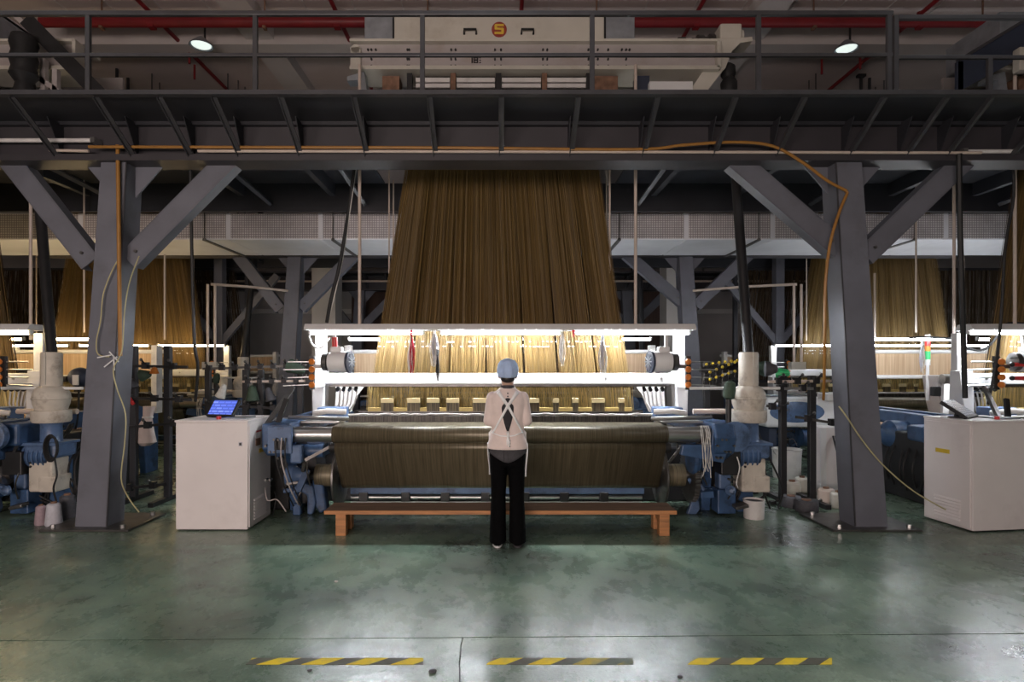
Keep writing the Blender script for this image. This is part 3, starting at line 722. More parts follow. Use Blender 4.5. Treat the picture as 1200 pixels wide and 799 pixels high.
def fittings(t, s_):
    """the small castings, valves, pipes and bolts crowded round each end of the loom"""
    r = random.Random(40 + s_); b = 2.26 if s_ > 0 else 2.2
    mats_ = ['blue', 'blue_lt', 'metal_dk', 'black', 'blue', 'metal']
    for k in range(22):
        x = s_ * (b + r.uniform(-0.42, 0.34 if s_ > 0 else 0.10)); y = r.uniform(6.05, 6.6); z = r.uniform(0.10, 0.90)
        if z < 0.55 and abs(x) < 2.1: x = s_ * r.uniform(2.12, 2.5 if s_ > 0 else 2.34)
        w = [r.uniform(0.03, 0.09) for _ in range(3)]
        kind = k % 4
        if kind == 0: MB().box((x, y, z), (w[0] * 1.6, w[1] * 1.5, w[2]), (r.uniform(-.3, .3), r.uniform(-.3, .3), 0)).build('valve_block', M[mats_[k % 6]], t, smooth=False, bevel=0.008)
        elif kind == 1: MB().lathe([(w[0] * .5, 0), (w[0] * 0.8, 0.01), (w[0] * 0.8, w[1]), (w[0] * 0.5, w[1] + 0.015), (w[0] * .3, w[1] + 0.05)], (x, y, z), (r.uniform(-.5, .5), -1, r.uniform(-.3, .3)), 14).build('end_cap', M[mats_[k % 6]], t)
        elif kind == 2: MB().bar((x - w[0], y, z - w[1] * 1.6), (x + w[1], y - 0.05, z + w[2] * 1.6), 0.028, 0.022).build('link_bar', M[mats_[k % 6]], t, smooth=False)
        else: MB().tube(smooth_path([(x, y, z), (x + w[0], y - 0.08, z - w[1]), (x + w[0] * 0.5, y - 0.08, z - w[1] - 0.12), (x + r.uniform(-.1, .1), y, max(0.03, z - 0.32))]), 0.008, 6).build('oil_pipe', M['metal_dk' if k % 8 == 3 else 'rubber'], t)
    for k in range(10):
        x = s_ * (2.12 + 0.04 * (k % 5)); z = 0.66 + 0.06 * (k // 2) if k < 8 else 0.45
        MB().cyl((x, 5.86, z), (x, 5.80, z), 0.012, n=6).build('bolt_head', M['metal_dk'], t, smooth=False)

def loom():
    t = thing('jacquard_loom', 'blue jacquard loom the woman stands at, with dark cloth on its roller', 'loom', (0, 6.6, 0), 'jacquard looms')
    BR = (5.97, 0.872, 0.078)
    # breast roller and cloth
    m = MB(); m.cyl((-2.08, BR[0], BR[1]), (2.02, BR[0], BR[1]), BR[2], n=28); r = m.build('breast_roller', M['metal'], t)
    for a, b, rr in ((1.98, 2.06, 0.086), (2.06, 2.11, 0.06)): MB().cyl((a, BR[0], BR[1]), (b, BR[0], BR[1]), rr, n=20).build('roller_collar', M['metal_dk'], r)
    rc = (6.36, 0.395, 0.135); NR = (6.055, 0.735, 0.062)
    R1 = BR[2] + 0.004; prof = [(6.34, 0.965)]
    for k in range(15):
        a = PI / 2 + 3.5 * k / 14; prof.append((BR[0] + R1 * math.cos(a), BR[1] + R1 * math.sin(a)))
    for k in range(9):
        a = 2.25 + 1.15 * k / 8; prof.append((NR[0] + NR[2] * math.cos(a), NR[1] + NR[2] * math.sin(a)))
    a1 = 3.40
    for k in range(9):
        a = a1 + 1.9 * k / 8; prof.append((rc[0] + rc[2] * math.cos(a), rc[1] + rc[2] * math.sin(a)))
    MB().cyl((-1.72, NR[0], NR[1]), (1.72, NR[0], NR[1]), NR[2] - 0.004, n=20).build('nip_roller', M['rubber'], t)
    m = MB(); hw = 1.665; rows = []
    inner = [(y + 0.0, z) for y, z in prof]
    A = [m.bm.verts.new((-hw, y, z)) for y, z in prof]; Bv = [m.bm.verts.new((hw, y, z)) for y, z in prof]
    for k in range(len(prof) - 1): m.bm.faces.new((A[k], A[k + 1], Bv[k + 1], Bv[k]))
    cl = m.build('cloth', M['cloth'], t); so = cl.modifiers.new('thickness', 'SOLIDIFY'); so.thickness = 0.003; so.offset = 0
    MB().cyl((-hw + 0.01, rc[0], rc[1]), (hw - 0.01, rc[0], rc[1]), rc[2] - 0.003, n=28).build('cloth_roll', M['cloth'], t)
    for s_ in (-1, 1):
        m = MB(); x = 1.70 * s_; m.lathe([(0.32, 0.0), (0.335, 0.008), (0.335, 0.024), (0.32, 0.032)], (x - 0.016, rc[0], rc[1]), (1, 0, 0), 40); fo = m.build('roll_flange', M['metal_dk'], t)
        MB().cyl((x + 0.02 * s_, rc[0], rc[1]), (x + 0.25 * s_, rc[0], rc[1]), 0.118, n=24).build('axle_drum', M['brass'], t)
        MB().cyl((x + 0.25 * s_, rc[0], rc[1]), (x + 0.46 * s_, rc[0], rc[1]), 0.045, n=14).build('axle', M['metal_dk'], t)
    # lower rails with black clamps
    B('lower_rail', M['blue_lt'], t, -1.66, 1.60, 6.62, 6.78, 0.135, 0.215, 0.006)
    MB().cyl((-1.66, 6.66, 0.092), (1.58, 6.66, 0.092), 0.026, n=12).build('lower_tube', M['metal'], t)
    MB().cyl((-1.66, 6.66, 0.035), (1.58, 6.66, 0.035), 0.012, n=10).build('lower_rod', M['white'], t)
    for p in (427, 476, 522, 569, 615, 661, 707):
        x = X_(p, 6.66); B('rail_clamp', M['black'], t, x - 0.05, x + 0.05, 6.60, 6.70, 0.055, 0.155, 0.008)
    B('machine_bed', M['black'], t, -2.14, 2.14, 6.86, 7.9, 0.0, 0.62, 0.02)  # black block added to make the dark shade under the loom
    B('end_bed', M['black'], t, -2.62, -2.28, 6.45, 7.9, 0.0, 0.78, 0.02); B('end_bed', M['black'], t, 2.28, 2.5, 6.6, 7.9, 0.0, 0.8, 0.02)  # more added black blocks, darkening the space at both ends
    B('rear_beam', M['blue'], t, -2.2, 2.2, 7.95, 8.1, 0.12, 0.5, 0.02)
    MB().cyl((-2.1, 8.52, 0.50), (2.1, 8.52, 0.50), 0.36, n=28).build('warp_beam', M['warp'], t)
    # fell of the cloth: dark temple bar, frayed white edge, reed
    B('temple_bar', M['reed'], t, -1.60, 1.62, 6.30, 6.38, 0.93, 1.03, 0.004)
    B('front_lip', M['metal_dk'], t, -1.62, 1.64, 6.22, 6.30, 0.935, 0.95)
    rr = random.Random(4); pts = []; x = -1.62
    while x < 1.64: pts.append((x, 6.37 + rr.uniform(-0.006, 0.006), 1.040 + rr.uniform(-0.006, 0.006))); x += 0.055
    MB().tube(pts, 0.009, 6).build('frayed_edge', M['white_yarn'], t)
    B('reed', M['reed'], t, -1.68, 1.64, 6.86, 6.89, 1.00, 1.045)
    B('reed_base', M['metal_dk'], t, -1.75, 1.75, 6.78, 6.98, 0.95, 1.0, 0.005)
    # eye wires of the harness under the white beam
    harness_mesh('eye_wires', M['harness_lo'], t, 1400, 1.0, 1.40, 1.575, 1.545, 0.0, 0.0, 0.0024, 4, HY, 0.16, 0.0, 9, 1)
    xs_ = [431, 446, 461, 477, 492, 500, 515, 523, 538, 554, 570, 585, 601, 618, 632, 648, 655, 671, 678, 694, 709, 725, 732, 741]
    for k in range(len(xs_) - 1):
        yb = 6.75; a, b = X_(xs_[k], yb), X_(xs_[k + 1], yb)
        if k % 2 == 1: B('heald_block', M['block'], t, a, b, yb, yb + 0.03, Z_(472, yb), Z_(466.5, yb), 0.003)
        else: B('heald_block', M['block_y'], t, a, b, yb, yb + 0.03, Z_(482, yb), Z_(477.5, yb), 0.003)
        if k % 2 == 1: B('heald_comb', M['comb'], t, a, b, yb + 0.012, yb + 0.02, Z_(482, yb), Z_(472, yb))
    B('heald_bar', M['metal_dk'], t, -1.60, 1.62, 6.76, 6.775, Z_(483.5, 6.76), Z_(482, 6.76))
    m = MB(); r2 = random.Random(8)
    for row in (1.835, 1.780):
        x = -1.4
        while x < 1.42:
            if r2.random() < 0.55: m.box((x, 6.955, row + r2.uniform(-0.004, 0.004)), (r2.uniform(0.012, 0.04), 0.006, 0.008))
            x += 0.05
    o = m.build('harness_clips', M['white'], t, smooth=False); o['kind'] = 'stuff'  # white dashes painted in as glints on the harness cords
    # the white top beam and its end posts
    tb = B('top_beam', M['white'], t, -2.0, 2.0, 6.78, 6.94, 1.345, 1.470, 0.010)
    for x in (-1.83, -1.2, 1.2, 1.83): k = MB(); k.cyl((x, 6.765, 1.41), (x, 6.79, 1.41), 0.014, n=8); k.build('bolt', M['metal'], tb, smooth=False)
    B('beam_lip', M['metal_dk'], t, -1.95, 1.95, 6.80, 6.92, 1.318, 1.345)
    for s_ in (-1, 1):
        m = MB(); x = 2.06 * s_; m.hexa([(x - 0.05, 6.72, 0.95), (x + 0.05, 6.72, 0.95), (x + 0.05, 6.98, 0.95), (x - 0.05, 6.98, 0.95)], [(x - 0.08, 6.78, 1.50), (x + 0.08, 6.78, 1.50), (x + 0.08, 6.92, 1.50), (x - 0.08, 6.92, 1.50)]); m.build('end_post', M['white'], t, smooth=False, bevel=0.008)
        B('end_upright', M['white'], t, x - 0.055, x + 0.055, 6.84, 6.94, 1.50, 1.93, 0.006)
        m = MB(); m.prism([(1.98 * s_, 1.335), (1.62 * s_, 1.335), (1.72 * s_, 1.20), (1.80 * s_, 1.00), (2.0 * s_, 0.96)], 'Y', 7.22, 7.26); m.build('gusset_plate', M['white_dirty'], t, smooth=False)
        m = MB()
        for k in range(5): m.tube([((1.66 + 0.05 * k) * s_, 6.95, 1.30), ((1.68 + 0.045 * k) * s_, 6.9, 1.12), ((1.74 + 0.035 * k) * s_, 6.86, 1.03)], 0.009, 6)
        m.build('weft_nozzles', M['white'], t)
        for k in range(4):
            z = 1.30 - 0.02 * k; q = MB(); q.cyl(((1.66 + 0.07 * k) * s_, 6.90, 1.30), ((1.66 + 0.07 * k) * s_, 6.86, 1.275), 0.022, n=8); q.build('nozzle_valve', M['black'], t)
        # arms with orange yarn guides beside the feeders
        x = 2.02 * s_
        rk = B('guide_rack', M['black'], t, x - 0.025, x + 0.025, 6.40, 6.44, 1.30, 1.66)
        B('guide_arm', M['white'], t, x - 0.03, x + 0.03, 6.42, 6.84, 1.32, 1.36)
        for k in range(4):
            z = 1.60 - 0.082 * k; q = MB(); q.lathe([(0.018, 0), (0.034, 0.015), (0.034, 0.03), (0.018, 0.045)], (x - 0.02 * s_, 6.385, z), (0.3 * s_, -1, 0), 12); q.build('yarn_guide', M['orange_p'], rk)
            q = MB(); q.cyl((x + 0.02 * s_, 6.42, z), (x + (0.26 + 0.05 * (k % 2)) * s_, 6.42, z - 0.004 * k), 0.007, n=6); q.build('guide_rod', M['metal'], rk)
        # work surface ends: flat plates, pipes and small fittings at the selvedge
        B('side_table', M['metal'], t, 1.66 * s_, 2.10 * s_, 6.18, 6.50, 0.965, 0.985, 0.004)
        B('side_casting', M['blue_lt'], t, 1.70 * s_, 2.0 * s_, 6.52, 6.72, 0.94, 1.10, 0.012)
        MB().tube([(1.60 * s_, 6.30, 1.00), (1.72 * s_, 6.20, 1.01), (1.95 * s_, 6.18, 1.02), (2.2 * s_, 6.22, 1.02)], 0.022, 8).build('air_pipe', M['metal'], t)
        MB().tube([(1.66 * s_, 6.45, 1.06), (1.86 * s_, 6.42, 1.07), (2.02 * s_, 6.5, 1.04)], 0.03, 8).build('cutter_body', M['white_dirty'], t)
        # big side frame
        m = MB(); P = [(6.42, 0.0), (6.68, 0.0), (6.70, 0.30), (6.62, 0.70), (6.8, 0.80), (8.5, 0.80), (8.6, 0.0), (8.9, 0.0), (8.9, 0.85), (8.4, 1.0), (6.9, 1.0), (6.2, 0.98), (5.90, 0.96), (5.86, 0.80), (6.12, 0.70), (6.36, 0.50)]
        m.prism(P, 'X', 2.16 * s_, 2.26 * s_); m.build('side_frame', M['blue'], t, smooth=False, bevel=0.012)
    # ---------- left end
    m = MB(); m.prism([(5.86, 0.99), (5.86, 0.74), (5.98, 0.66), (6.4, 0.62), (6.4, 0.99)], 'X', -2.34, -2.06); m.build('bearing_bracket', M['blue'], t, smooth=False, bevel=0.015)
    B('bracket_plate', M['blue_lt'], t, -2.27, -2.03, 5.82, 5.86, 0.70, 0.97, 0.01)
    B('bracket_window', M['black'], t, -2.20, -2.10, 5.81, 5.822, 0.74, 0.83, 0.01)
    B('bracket_lug', M['blue_lt'], t, -2.06, -1.94, 5.84, 5.92, 0.60, 0.78, 0.02)
    B('drive_housing', M['blue'], t, -2.10, -1.80, 6.10, 6.5, 0.62, 0.86, 0.03)
    MB().cyl((-2.12, 6.05, 0.70), (-1.78, 6.05, 0.70), 0.07, n=18).build('tension_roller', M['blue'], t)
    m = MB(); m.lathe([(0.05, 0), (0.10, 0.02), (0.11, 0.10), (0.07, 0.16), (0.07, 0.22)], (-2.22, 6.18, 0.42), (1, 0, 0), 18); m.build('clutch_hub', M['blue_lt'], t)
    m = MB(); m.prism([(-2.17, 0.28), (-2.06, 0.34), (-1.96, 0.30), (-1.93, 0.12), (-1.96, 0.0), (-2.02, 0.0), (-2.02, 0.20), (-2.08, 0.24), (-2.20, 0.20)], 'Y', 6.24, 6.34); m.build('foot_casting', M['blue_lt'], t, smooth=False, bevel=0.02)
    m = MB(); m.prism([(-1.98, 0.36), (-1.86, 0.30), (-1.82, 0.04), (-1.90, 0.0), (-1.96, 0.10)], 'Y', 6.28, 6.40); m.build('foot_casting', M['blue'], t, smooth=False, bevel=0.02)
    B('foot_box', M['blue'], t, -2.16, -2.08, 6.22, 6.30, 0.0, 0.12, 0.01)
    m = MB(); m.bar((-2.03, 6.0, 0.30), (-1.96, 6.08, 0.50), 0.06, 0.05); m.build('tie_link', M['blue'], t, smooth=False)
    m = MB(); m.bar((-1.94, 5.94, 0.62), (-1.72, 6.02, 0.74), 0.03, 0.03); m.bar((-1.94, 5.94, 0.62), (-1.98, 6.0, 0.50), 0.03, 0.03); m.build('weigh_lever', M['metal_dk'], t, smooth=False)
    B('inner_box', M['black'], t, -2.6, -2.0, 6.5, 7.0, 0.06, 0.60)
    for k, (x, a) in enumerate(((-2.17, 0.08), (-2.12, 0.10), (-2.08, 0.06))):
        MB().tube(smooth_path([(x, 5.80, 0.86), (x + 0.01, 5.76, 0.66), (x + 0.07, 5.78, 0.42), (x + 0.10 + a * 0.1, 5.90, 0.22), (x + a, 6.05, 0.14)]), 0.007, 6).build('hose', M['pinkgrey'] if k == 1 else M['rubber'], t)
    MB().tube(smooth_path([(-2.34, 5.95, 0.34), (-2.28, 5.86, 0.24), (-2.18, 5.84, 0.25), (-2.1, 5.86, 0.13)]), 0.006, 6).build('hose', M['pinkgrey'], t)
    m = MB(); m.bar((-2.33, 5.97, 0.97), (-2.20, 6.35, 1.33), 0.05, 0.03); m.build('lever_arm', M['metal_dk'], t, smooth=False)
    m = MB(); m.bar((-2.24, 6.0, 0.96), (-2.18, 6.1, 1.22), 0.045, 0.03); m.build('lever_arm', M['rubber'], t, smooth=False)
    # ---------- right end
    m = MB(); m.prism([(5.86, 0.99), (5.80, 0.86), (5.86, 0.70), (6.08, 0.60), (6.4, 0.62), (6.4, 0.99)], 'X', 2.10, 2.30); m.build('bearing_bracket', M['blue'], t, smooth=False, bevel=0.015)
    m = MB(); m.prism([(1.78, 0.68), (2.20, 0.60), (2.28, 0.80), (2.28, 0.98), (2.10, 0.98), (2.08, 0.78), (1.80, 0.78)], 'Y', 5.88, 5.94); m.build('bracket_plate', M['blue'], t, smooth=False, bevel=0.008)
    m = MB(); gear(m, (2.02, rc[0], rc[1]), 0.29, 0.05, 40); go = m.build('take_up_gear', M['metal_dk'], t, smooth=False)
    MB().cyl((2.05, rc[0], rc[1]), (2.12, rc[0], rc[1]), 0.10, n=18).build('gear_hub', M['metal'], go)
    m = MB(); gear(m, (2.02, 6.12, 0.68), 0.11, 0.05, 18); m.build('pinion', M['metal_dk'], t, smooth=False)
    MB().lathe([(0.05, 0), (0.17, 0.01), (0.19, 0.04), (0.17, 0.08), (0.06, 0.09)], (1.96, 6.20, 0.62), (1, 0, 0), 24).build('gear_cover', M['blue'], t)
    B('pedestal_box', M['blue'], t, 2.26, 2.45, 6.20, 6.40, 0.02, 0.27, 0.012)
    B('pedestal_neck', M['blue_lt'], t, 2.28, 2.41, 6.22, 6.36, 0.27, 0.44, 0.02)
    B('motor_box', M['black'], t, 2.26, 2.46, 6.10, 6.3, 0.44, 0.68, 0.01)
    m = MB(); m.lathe([(0.09, 0), (0.12, 0.02), (0.12, 0.28), (0.09, 0.30)], (2.40, 6.25, 0.62), (1, 0, 0), 20)
    mo = m.build('motor', M['blue'], t)
    for k in range(5): MB().cyl((2.44 + 0.05 * k, 6.25, 0.62), (2.455 + 0.05 * k, 6.25, 0.62), 0.135, n=18).build('cooling_fin', M['blue_lt'], mo)
    m = MB(); m.prism([(2.06, 0.0), (2.10, 0.06), (2.08, 0.16), (2.20, 0.24), (2.12, 0.30), (1.98, 0.36), (2.02, 0.24), (2.00, 0.10), (1.96, 0.0)], 'Y', 6.26, 6.32); m.build('foot_casting', M['blue_lt'], t, smooth=False, bevel=0.01)
    MB().tube(smooth_path([(1.98, 6.28, 0.36), (2.06, 6.22, 0.34), (2.12, 6.2, 0.24)]), 0.022, 8).build('foot_lever', M['blue_lt'], t)
    B('gear_casing', M['blue'], t, 2.10, 2.46, 6.05, 6.5, 0.74, 0.97, 0.03)
    m = MB(); m.lathe([(0.04, 0), (0.14, 0.02), (0.15, 0.10), (0.05, 0.13)], (2.32, 5.98, 0.86), (0, -1, 0), 22); m.build('hand_wheel', M['blue_lt'], t)
    MB().cyl((2.28, 5.96, 0.86), (2.28, 5.96, 1.28), 0.028, n=12).build('lever', M['black'], t)
    MB().lathe([(0.02, 0), (0.055, 0.02), (0.06, 0.10), (0.05, 0.17), (0.02, 0.19)], (2.28, 5.96, 1.22), (0.1, 0, 1), 14).build('lever_grip', M['green_yarn'], t)
    MB().cyl((2.0, 6.3, 1.32), (2.95, 6.3, 1.32), 0.016, n=10).build('yarn_arm', M['white'], t)
    MB().cyl((2.1, 6.5, 1.06), (2.75, 6.5, 1.06), 0.030, n=10).build('yarn_arm', M['conduit'], t)
    ry = random.Random(31)
    for k in range(7):
        x = 2.0 + 0.012 * k; w = lambda: ry.uniform(-0.02, 0.02)
        MB().tube(smooth_path([(x, BR[0] - 0.02, BR[1] + 0.09), (x + w(), BR[0] - 0.09, BR[1] + 0.02), (x + w(), BR[0] - 0.11, BR[1] - 0.10), (x + w(), BR[0] - 0.10, BR[1] - 0.25), (x + w(), BR[0] - 0.08, BR[1] - 0.30 - ry.uniform(0, 0.14))]), 0.0045, 5).build('yarn_tail', M['white_yarn'], t)
    MB().tube(smooth_path([(2.34, 5.9, 0.66), (2.35, 5.86, 0.56), (2.32, 5.86, 0.42), (2.34, 5.88, 0.36)]), 0.006, 6).build('yarn_tail', M['white_yarn'], t)
    fittings(t, 1); fittings(t, -1)
    # let-off drive on the outer left side, seen from beyond
    MB().lathe([(0.10, 0), (0.16, 0.02), (0.17, 0.30), (0.12, 0.36), (0.06, 0.40)], (-2.30, 7.30, 0.72), (-1, 0, 0), 22).build('let_off_motor', M['blue'], t)
    MB().lathe([(0.06, 0), (0.20, 0.02), (0.22, 0.07), (0.08, 0.10)], (-2.50, 6.85, 0.62), (-1, -0.2, 0), 26).build('let_off_disc', M['blue_lt'], t)
    B('let_off_box', M['blue'], t, -2.66, -2.40, 6.62, 6.90, 0.70, 0.88, 0.03)
    m = MB(); m.prism([(6.5, 0.86), (7.0, 0.98), (7.9, 0.98), (7.9, 0.86), (7.5, 0.80), (7.1, 0.62), (6.9, 0.70)], 'X', -2.40, -2.28); m.build('let_off_bracket', M['blue_lt'], t, smooth=False, bevel=0.02)
    MB().cyl((-2.62, 6.5, 0.97), (-1.9, 6.5, 0.97), 0.024, n=10).build('side_tube', M['metal'], t)
    rl = random.Random(77)
    for k in range(6): MB().tube(smooth_path([(-2.55, 6.7 + 0.12 * k, 0.70), (-2.68 + rl.uniform(-.05, .05), 6.6 + 0.13 * k, 0.4), (-2.62 + rl.uniform(-.05, .05), 6.7 + 0.12 * k, 0.12), (-2.5, 6.9 + 0.1 * k, 0.03)]), 0.012, 6).build('drive_cable', M['rubber'], t)
    r3 = random.Random(21)
    for k in range(9):
        x = 2.45 + r3.uniform(0, 0.45)
        MB().tube(smooth_path([(x, 6.5 + r3.uniform(0, .3), 0.9), (x + r3.uniform(-.1, .1), 6.4, 0.55), (x + r3.uniform(-.2, .25), 6.35, 0.25), (x + r3.uniform(-.2, .3), 6.4, 0.03)]), 0.011, 6).build('cable', M['rubber'], t)
    # warp sheet and its rest behind the harness
    m = MB(); m.b2(-2.2, 2.2, 9.0, 9.01, 1.40, 1.74); m.build('warp_sheet', M['warp'], t, smooth=False)
    for z in (1.38, 1.76): MB().cyl((-2.3, 9.0, z), (2.3, 9.0, z), 0.03, n=10).build('back_rest', M['white'], t)
    for s_ in (-1, 1): B('back_post', M['white_dirty'], t, 2.25 * s_ - 0.04, 2.25 * s_ + 0.04, 8.8, 8.95, 0.85, 1.85)
    return t
lm = loom()
LOOMS = [(lm, 0, 0)]
for dx, dy, lab in ((-7.35, 0, 'neighbouring blue loom at the left edge, beyond the left column'), (7.35, 0, 'neighbouring blue loom at the right edge, beyond the right column'),
                    (-7.35, 4.7, 'back row loom with yellow lit threads, seen left of the left column'), (0, 4.7, 'back row loom hidden behind the central harness'),
                    (7.35, 4.7, 'back row loom with pale threads, seen right of the right column')):
    c = copy_tree(lm, (dx, dy, 0), lab); LOOMS.append((c, dx, dy))
    if dy:
        for h in [k for k in jac.children if k.name.split('.')[0] in ('harness', 'harness_core')]:
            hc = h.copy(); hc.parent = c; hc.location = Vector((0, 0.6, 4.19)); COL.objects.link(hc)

for x0, x1, lab in ((-13.0, -5.75, 'brown thread curtain far behind the left column'), (5.35, 13.0, 'brown thread curtain far behind the right column')):
    xm = (x0 + x1) / 2; t = thing('thread_curtain', lab, 'threads', (xm, 13.6, 1.2), 'brown thread curtains')
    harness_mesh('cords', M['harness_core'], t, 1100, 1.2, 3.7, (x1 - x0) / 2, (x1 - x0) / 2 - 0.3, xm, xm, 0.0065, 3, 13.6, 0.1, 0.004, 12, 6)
    for z in (1.18, 3.72): MB().b2(x0, x1, 13.55, 13.65, z - 0.03, z + 0.03).build('cord_rail', M['steel_dk'], t, smooth=False)
    for x in (x0, x1): MB().b2(x - 0.04, x + 0.04, 13.55, 13.65, 0, 3.75).build('upright', M['steel_dk'], t, smooth=False)

# ================================================================== STRIP LIGHTS
def fixture(Y, label, rear=False, warm=False, dx=0.0):
    t = thing('strip_light', label, 'lamp', (dx, Y, 1.94), 'strip lights over the looms')
    tm = M['tube_warm'] if warm else (M['tube_far'] if rear else M['tube'])
    h = MB()
    if rear: h.b2(dx - 2.16, dx + 2.16, Y - 0.05, Y + 0.02, 1.950, 2.01)
    else: h.b2(dx - 2.16, dx + 2.16, Y - 0.14, Y + 0.12, 1.950, 1.962); h.prism([(Y - 0.14, 1.962), (Y - 0.10, 2.02), (Y + 0.08, 2.02), (Y + 0.12, 1.962)], 'X', dx - 2.16, dx + 2.16); h.build('housing', M['white'], t, smooth=False, bevel=0.006)
    for a, b in ((-2.11, -0.87), (-0.65, 0.66), (0.85, 2.10)):
        MB().cyl((dx + a, Y - 0.03, 1.922), (dx + b, Y - 0.03, 1.922), 0.017, n=12).build('tube', tm, t)
        for q in (a - 0.012, b + 0.012): B('lamp_holder', M['white'], t, dx + q - 0.012, dx + q + 0.012, Y - 0.05, Y - 0.01, 1.905, 1.956)
    if not rear:
        for x in (-1.575, 1.52):
            MB().cyl((dx + x, Y, 2.02), (dx + x, Y, 4.93), 0.018, n=10).build('hanger_pipe', M['conduit'], t)
    else:
        for x in (-1.5, 1.5): MB().cyl((dx + x, Y, 2.02), (dx + x, Y, 4.16), 0.012, n=8).build('hanger_pipe', M['conduit'], t)
    return t
fixture(6.70, 'bright white strip light hanging in front of the central harness')
fixture(8.40, 'strip light behind the central harness, only its ends seen', True)
fixture(6.70, 'strip light of the left neighbouring loom, cut off by the frame', dx=-7.35, warm=True)
fixture(6.70, 'strip light of the right neighbouring loom, cut off by the frame', dx=7.35)
fixture(8.40, 'second strip light behind the left neighbouring loom', True, True, -7.35)
fixture(8.40, 'second strip light behind the right neighbouring loom', True, False, 7.35)
fixture(11.40, 'back row strip light glowing yellow, left of the left column', True, True, -7.35)
fixture(11.40, 'back row strip light beyond the central harness', True, False, 0)
fixture(11.40, 'back row strip light shining white, right of the right column', True, False, 7.35)

# ================================================================== DRIVE COLUMNS
def drive_column():
    x, y = 2.62, 6.30
    t = thing('drive_column', 'cream bulbous drive column with dark shaft, right of the central loom', 'machine', (x, y, 0), 'drive columns')
    P = Vector((x, y, 0)); C_ = M['cream_dirty']
    MB().lathe([(0.095, 1.34), (0.099, 1.36), (0.099, 1.68), (0.09, 1.70), (0.06, 1.70)], P, n=28).build('sleeve', C_, t)
    MB().bar(P + Vector((0.01, -0.10, 1.36)), P + Vector((0.01, -0.10, 1.69)), 0.014, 0.02).build('sleeve_seam', M['cream'], t, smooth=False)
    MB().lathe([(0.14, 1.08), (0.15, 1.12), (0.165, 1.16), (0.172, 1.22), (0.166, 1.27), (0.14, 1.32), (0.105, 1.345)], P, n=30).build('bulb', C_, t)
    MB().lathe([(0.173, 1.205), (0.178, 1.21), (0.178, 1.218), (0.173, 1.223)], P, n=30).build('bulb_rib', C_, t)
    MB().lathe([(0.150, 1.095), (0.176, 1.09), (0.180, 1.07), (0.180, 0.985), (0.165, 0.965), (0.12, 0.96)][::-1], P, n=30).build('collar', C_, t)
    MB().lathe([(0.12, 0.74), (0.10, 0.78), (0.098, 0.94), (0.11, 0.965)], P, n=26).build('neck', M['blue_lt'], t)
    MB().b2(x - 0.17, x + 0.16, y - 0.16, y + 0.17, 0.60, 0.755).build('gear_base', M['blue_lt'], t, smooth=False, bevel=0.03)
    B('base_lip', M['blue_lt'], t, x - 0.19, x + 0.18, y - 0.18, y + 0.18, 0.735, 0.765, 0.006)
    B('base_arm', M['blue'], t, x - 0.45, x - 0.15, y - 0.10, y + 0.12, 0.56, 0.72, 0.02)
    MB().b2(x - 0.13, x + 0.12, y - 0.15, y + 0.10, 0.255, 0.60).build('lower_cover', C_, t, smooth=False, bevel=0.02)
    B('cover_step', C_, t, x - 0.02, x + 0.16, y - 0.16, y + 0.08, 0.255, 0.42, 0.015)
    for dz in (0.56, 0.52): MB().cyl((x - 0.10, y - 0.165, dz), (x - 0.10, y - 0.148, dz), 0.012, n=6).build('bolt', M['black'], t, smooth=False)
    B('cover_bracket', M['blue'], t, x - 0.08, x + 0.08, y + 0.08, y + 0.20, 0.0, 0.62)
    MB().cyl((x, y, 1.69), (2.69, 7.02, 4.86), 0.052, n=18).build('shaft', M['black'], t)
    MB().lathe([(0.06, 0), (0.09, 0.05), (0.095, 0.16), (0.06, 0.22), (0.085, 0.27), (0.085, 0.36), (0.05, 0.40)], (2.685, 6.99, 4.72), (0.02, 0.2, 1), 16).build('universal_joint', M['rubber'], t)
    return t
dc = drive_column()
ld = copy_tree(dc, (-7.35, 0, 0), 'cream bulbous drive column with dark shaft, left of the left column', skip=('shaft', 'universal_joint'))
def coil(t, x, y):
    m = MB(); 
    for k in range(3):
        r = 0.11 + 0.012 * k; c = Vector((x + 0.16, y - 0.20, 0.72))
        m.tube([c + Vector((r * 0.5 * math.cos(a), -0.015 * k, r * math.sin(a))) for a in [2 * PI * q / 18 for q in range(19)]], 0.011, 6)
    m.tube(smooth_path([(x + 0.18, y - 0.2, 0.62), (x + 0.22, y - 0.22, 0.45), (x + 0.17, y - 0.2, 0.3), (x + 0.20, y - 0.18, 0.12)]), 0.010, 6)
    m.build('cable_coil', M['rubber'], t)
coil(ld, 2.62 - 7.35, 6.30)
MB().cyl((-4.73, 6.3, 1.69), (-5.52, 7.02, 4.86), 0.052, n=18).build('shaft', M['black'], ld)
copy_tree(dc, (-7.35, 4.7, 0), 'small distant drive column of the back row loom at left')
copy_tree(dc, (0, 4.7, 0), 'small distant drive column of the back row loom in the middle')

